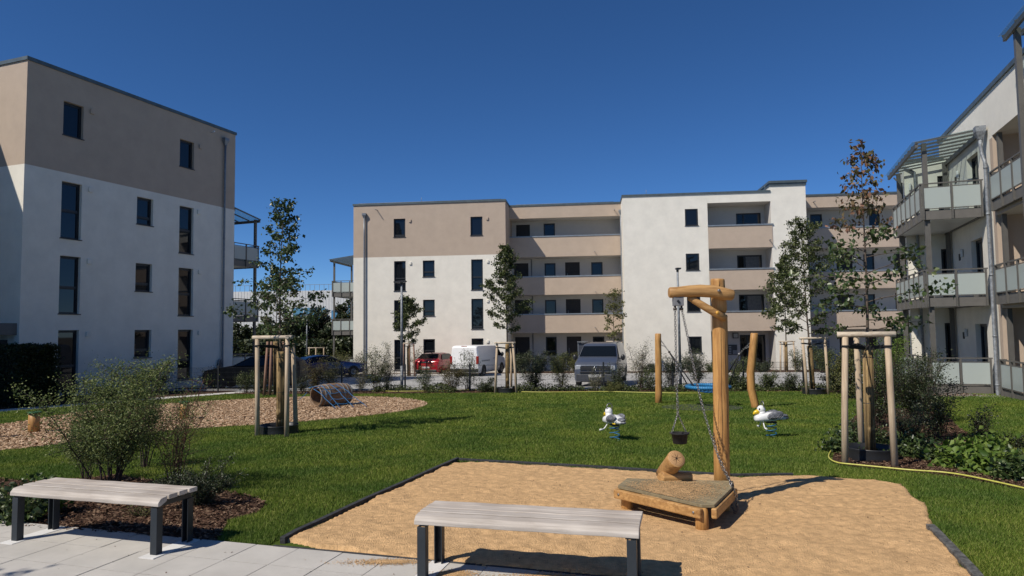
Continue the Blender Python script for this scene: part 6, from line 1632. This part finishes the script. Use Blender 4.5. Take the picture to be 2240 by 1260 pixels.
# ground cover under the fence shrubs : too many to count
rr = np.random.default_rng(77); n = 42000
x = rr.uniform(-11, 14.4, n); y = FENY(x)-rr.random(n)*1.5+.3; 
cl = np.array([noise.noise(Vector((a*.9, b*1.5, 3))) for a, b in zip(x, y)]); k = cl+.02*(x) > -.03; x, y, cl = x[k], y[k], cl[k]; n = len(x)
C = np.column_stack([x, y, gzv(y)+.02+rr.random(n)*np.clip(.14+cl*.35, .05, .34)]); k = inpoly(C[:, :2], FB); C = C[k]
o = leaf_mesh('ground_cover', C, .055, SHR, None, rr, 0, .8); tag(o, 'low green ground cover along the mesh fence', 'ground cover', kind='stuff')
n = 5000; x = rr.uniform(3.9, 9.5, n); y = rr.uniform(7.2, 11.5, n); P = np.column_stack([x, y]); P = P[inpoly(P, RB) & (P[:, 1] > 9.7-(P[:, 0]-5)*.35)]; cl = np.array([noise.noise(Vector((a*1.6, b*1.6, 8))) for a, b in P]); P = P[cl > .05]
C = np.column_stack([P, gzv(P[:, 1])+.02+rr.random(len(P))*.10]); o = leaf_mesh('ground_cover', C, .05, LIND, None, rr, 0, .8); tag(o, 'low green ground cover between the plants of the right bed', 'ground cover', kind='stuff')

# trees behind the car park
def bigtree(px, Y, ptop, wpx, n, s_, label, seed, mt=SHRD, clear=.02):
    rr = np.random.default_rng(seed); p = at(px, 780, Y); z0 = gz(Y); H = at(px, ptop, Y).z-z0; W = wpx*Y/FPX/2
    t = thing('tree', (p.x, Y, z0), label, 'tree', group='dark trees beyond the car park'); m = MB(); m.tube([(0, 0, -.2), (.1, 0, H*.4), (0, .1, H*.8)], [.16, .11, .05], 8)
    for k in range(9):
        a = k*2.4; m.tube([(0, 0, H*(.25+.06*k)), (math.cos(a)*W*.4, math.sin(a)*W*.4, H*(.4+.055*k)), (math.cos(a)*W*.75, math.sin(a)*W*.75, H*(.5+.05*k))], [.06, .04, .015], 6)
    m.build('trunk', BARK, t)
    K_ = 46; cc = rr.normal(size=(K_, 3)); cc /= np.linalg.norm(cc, axis=1)[:, None]; cc *= (rr.random(K_)**.45)[:, None]; cc = cc*[W*.85, W*.85, H*.44]+[0, 0, H*.55]
    rad_ = (.16+.18*rr.random(K_))*min(W, H); idx = rr.integers(0, K_, n); d = rr.normal(size=(n, 3)); d /= np.linalg.norm(d, axis=1)[:, None]
    C = cc[idx]+d*(rad_[idx]*(.6+.45*rr.random(n)))[:, None]; C[:, 2] = np.clip(C[:, 2], .1, None)
    leaf_mesh('crown', C, s_, mt, t, rr, .1, .7)
for i, (px_, Y_, pt_, w_, n_, mt_, lb) in enumerate([
    (535, 66, 700, 90, 6000, SHRD, 'dark tree just right of the left house, beyond the car park'), (590, 64, 706, 100, 6000, SHR, 'dark tree behind the left lawn tree, beyond the car park'),
    (640, 60, 690, 80, 5000, SHRD, 'dark tree left of the small far street lamp'), (692, 62, 668, 90, 7000, SHRD, 'tallest rounded dark tree beyond the far street lamp'),
    (752, 60, 650, 74, 6500, SHRD, 'dark tree seen through the balconies of the middle house'), (725, 57, 715, 80, 4500, SHRD, 'low dark tree under the balconies of the middle house'),
    (475, 64, 705, 90, 3000, SHRD, 'dark tree hidden behind the left house')]):
    bigtree(px_, Y_, pt_, w_, n_, .26, lb, 600+i, mt_)
# dark hedge line closing the view at ground level
n = 16000; x = rr.uniform(-34, -11, n); C = np.column_stack([x, 54+rr.random(n)*2.0, -1.38+rr.random(n)*2.5]); o = leaf_mesh('distant_thicket', C, .3, SHRD, None, rr, 0, .8); tag(o, 'dark thicket closing the view beyond the car park', 'thicket', kind='stuff')
n = 5000; x = rr.uniform(-20, -10.6, n); C = np.column_stack([x, 51.5+rr.random(n)*.8, -1.35+rr.random(n)*.95]);
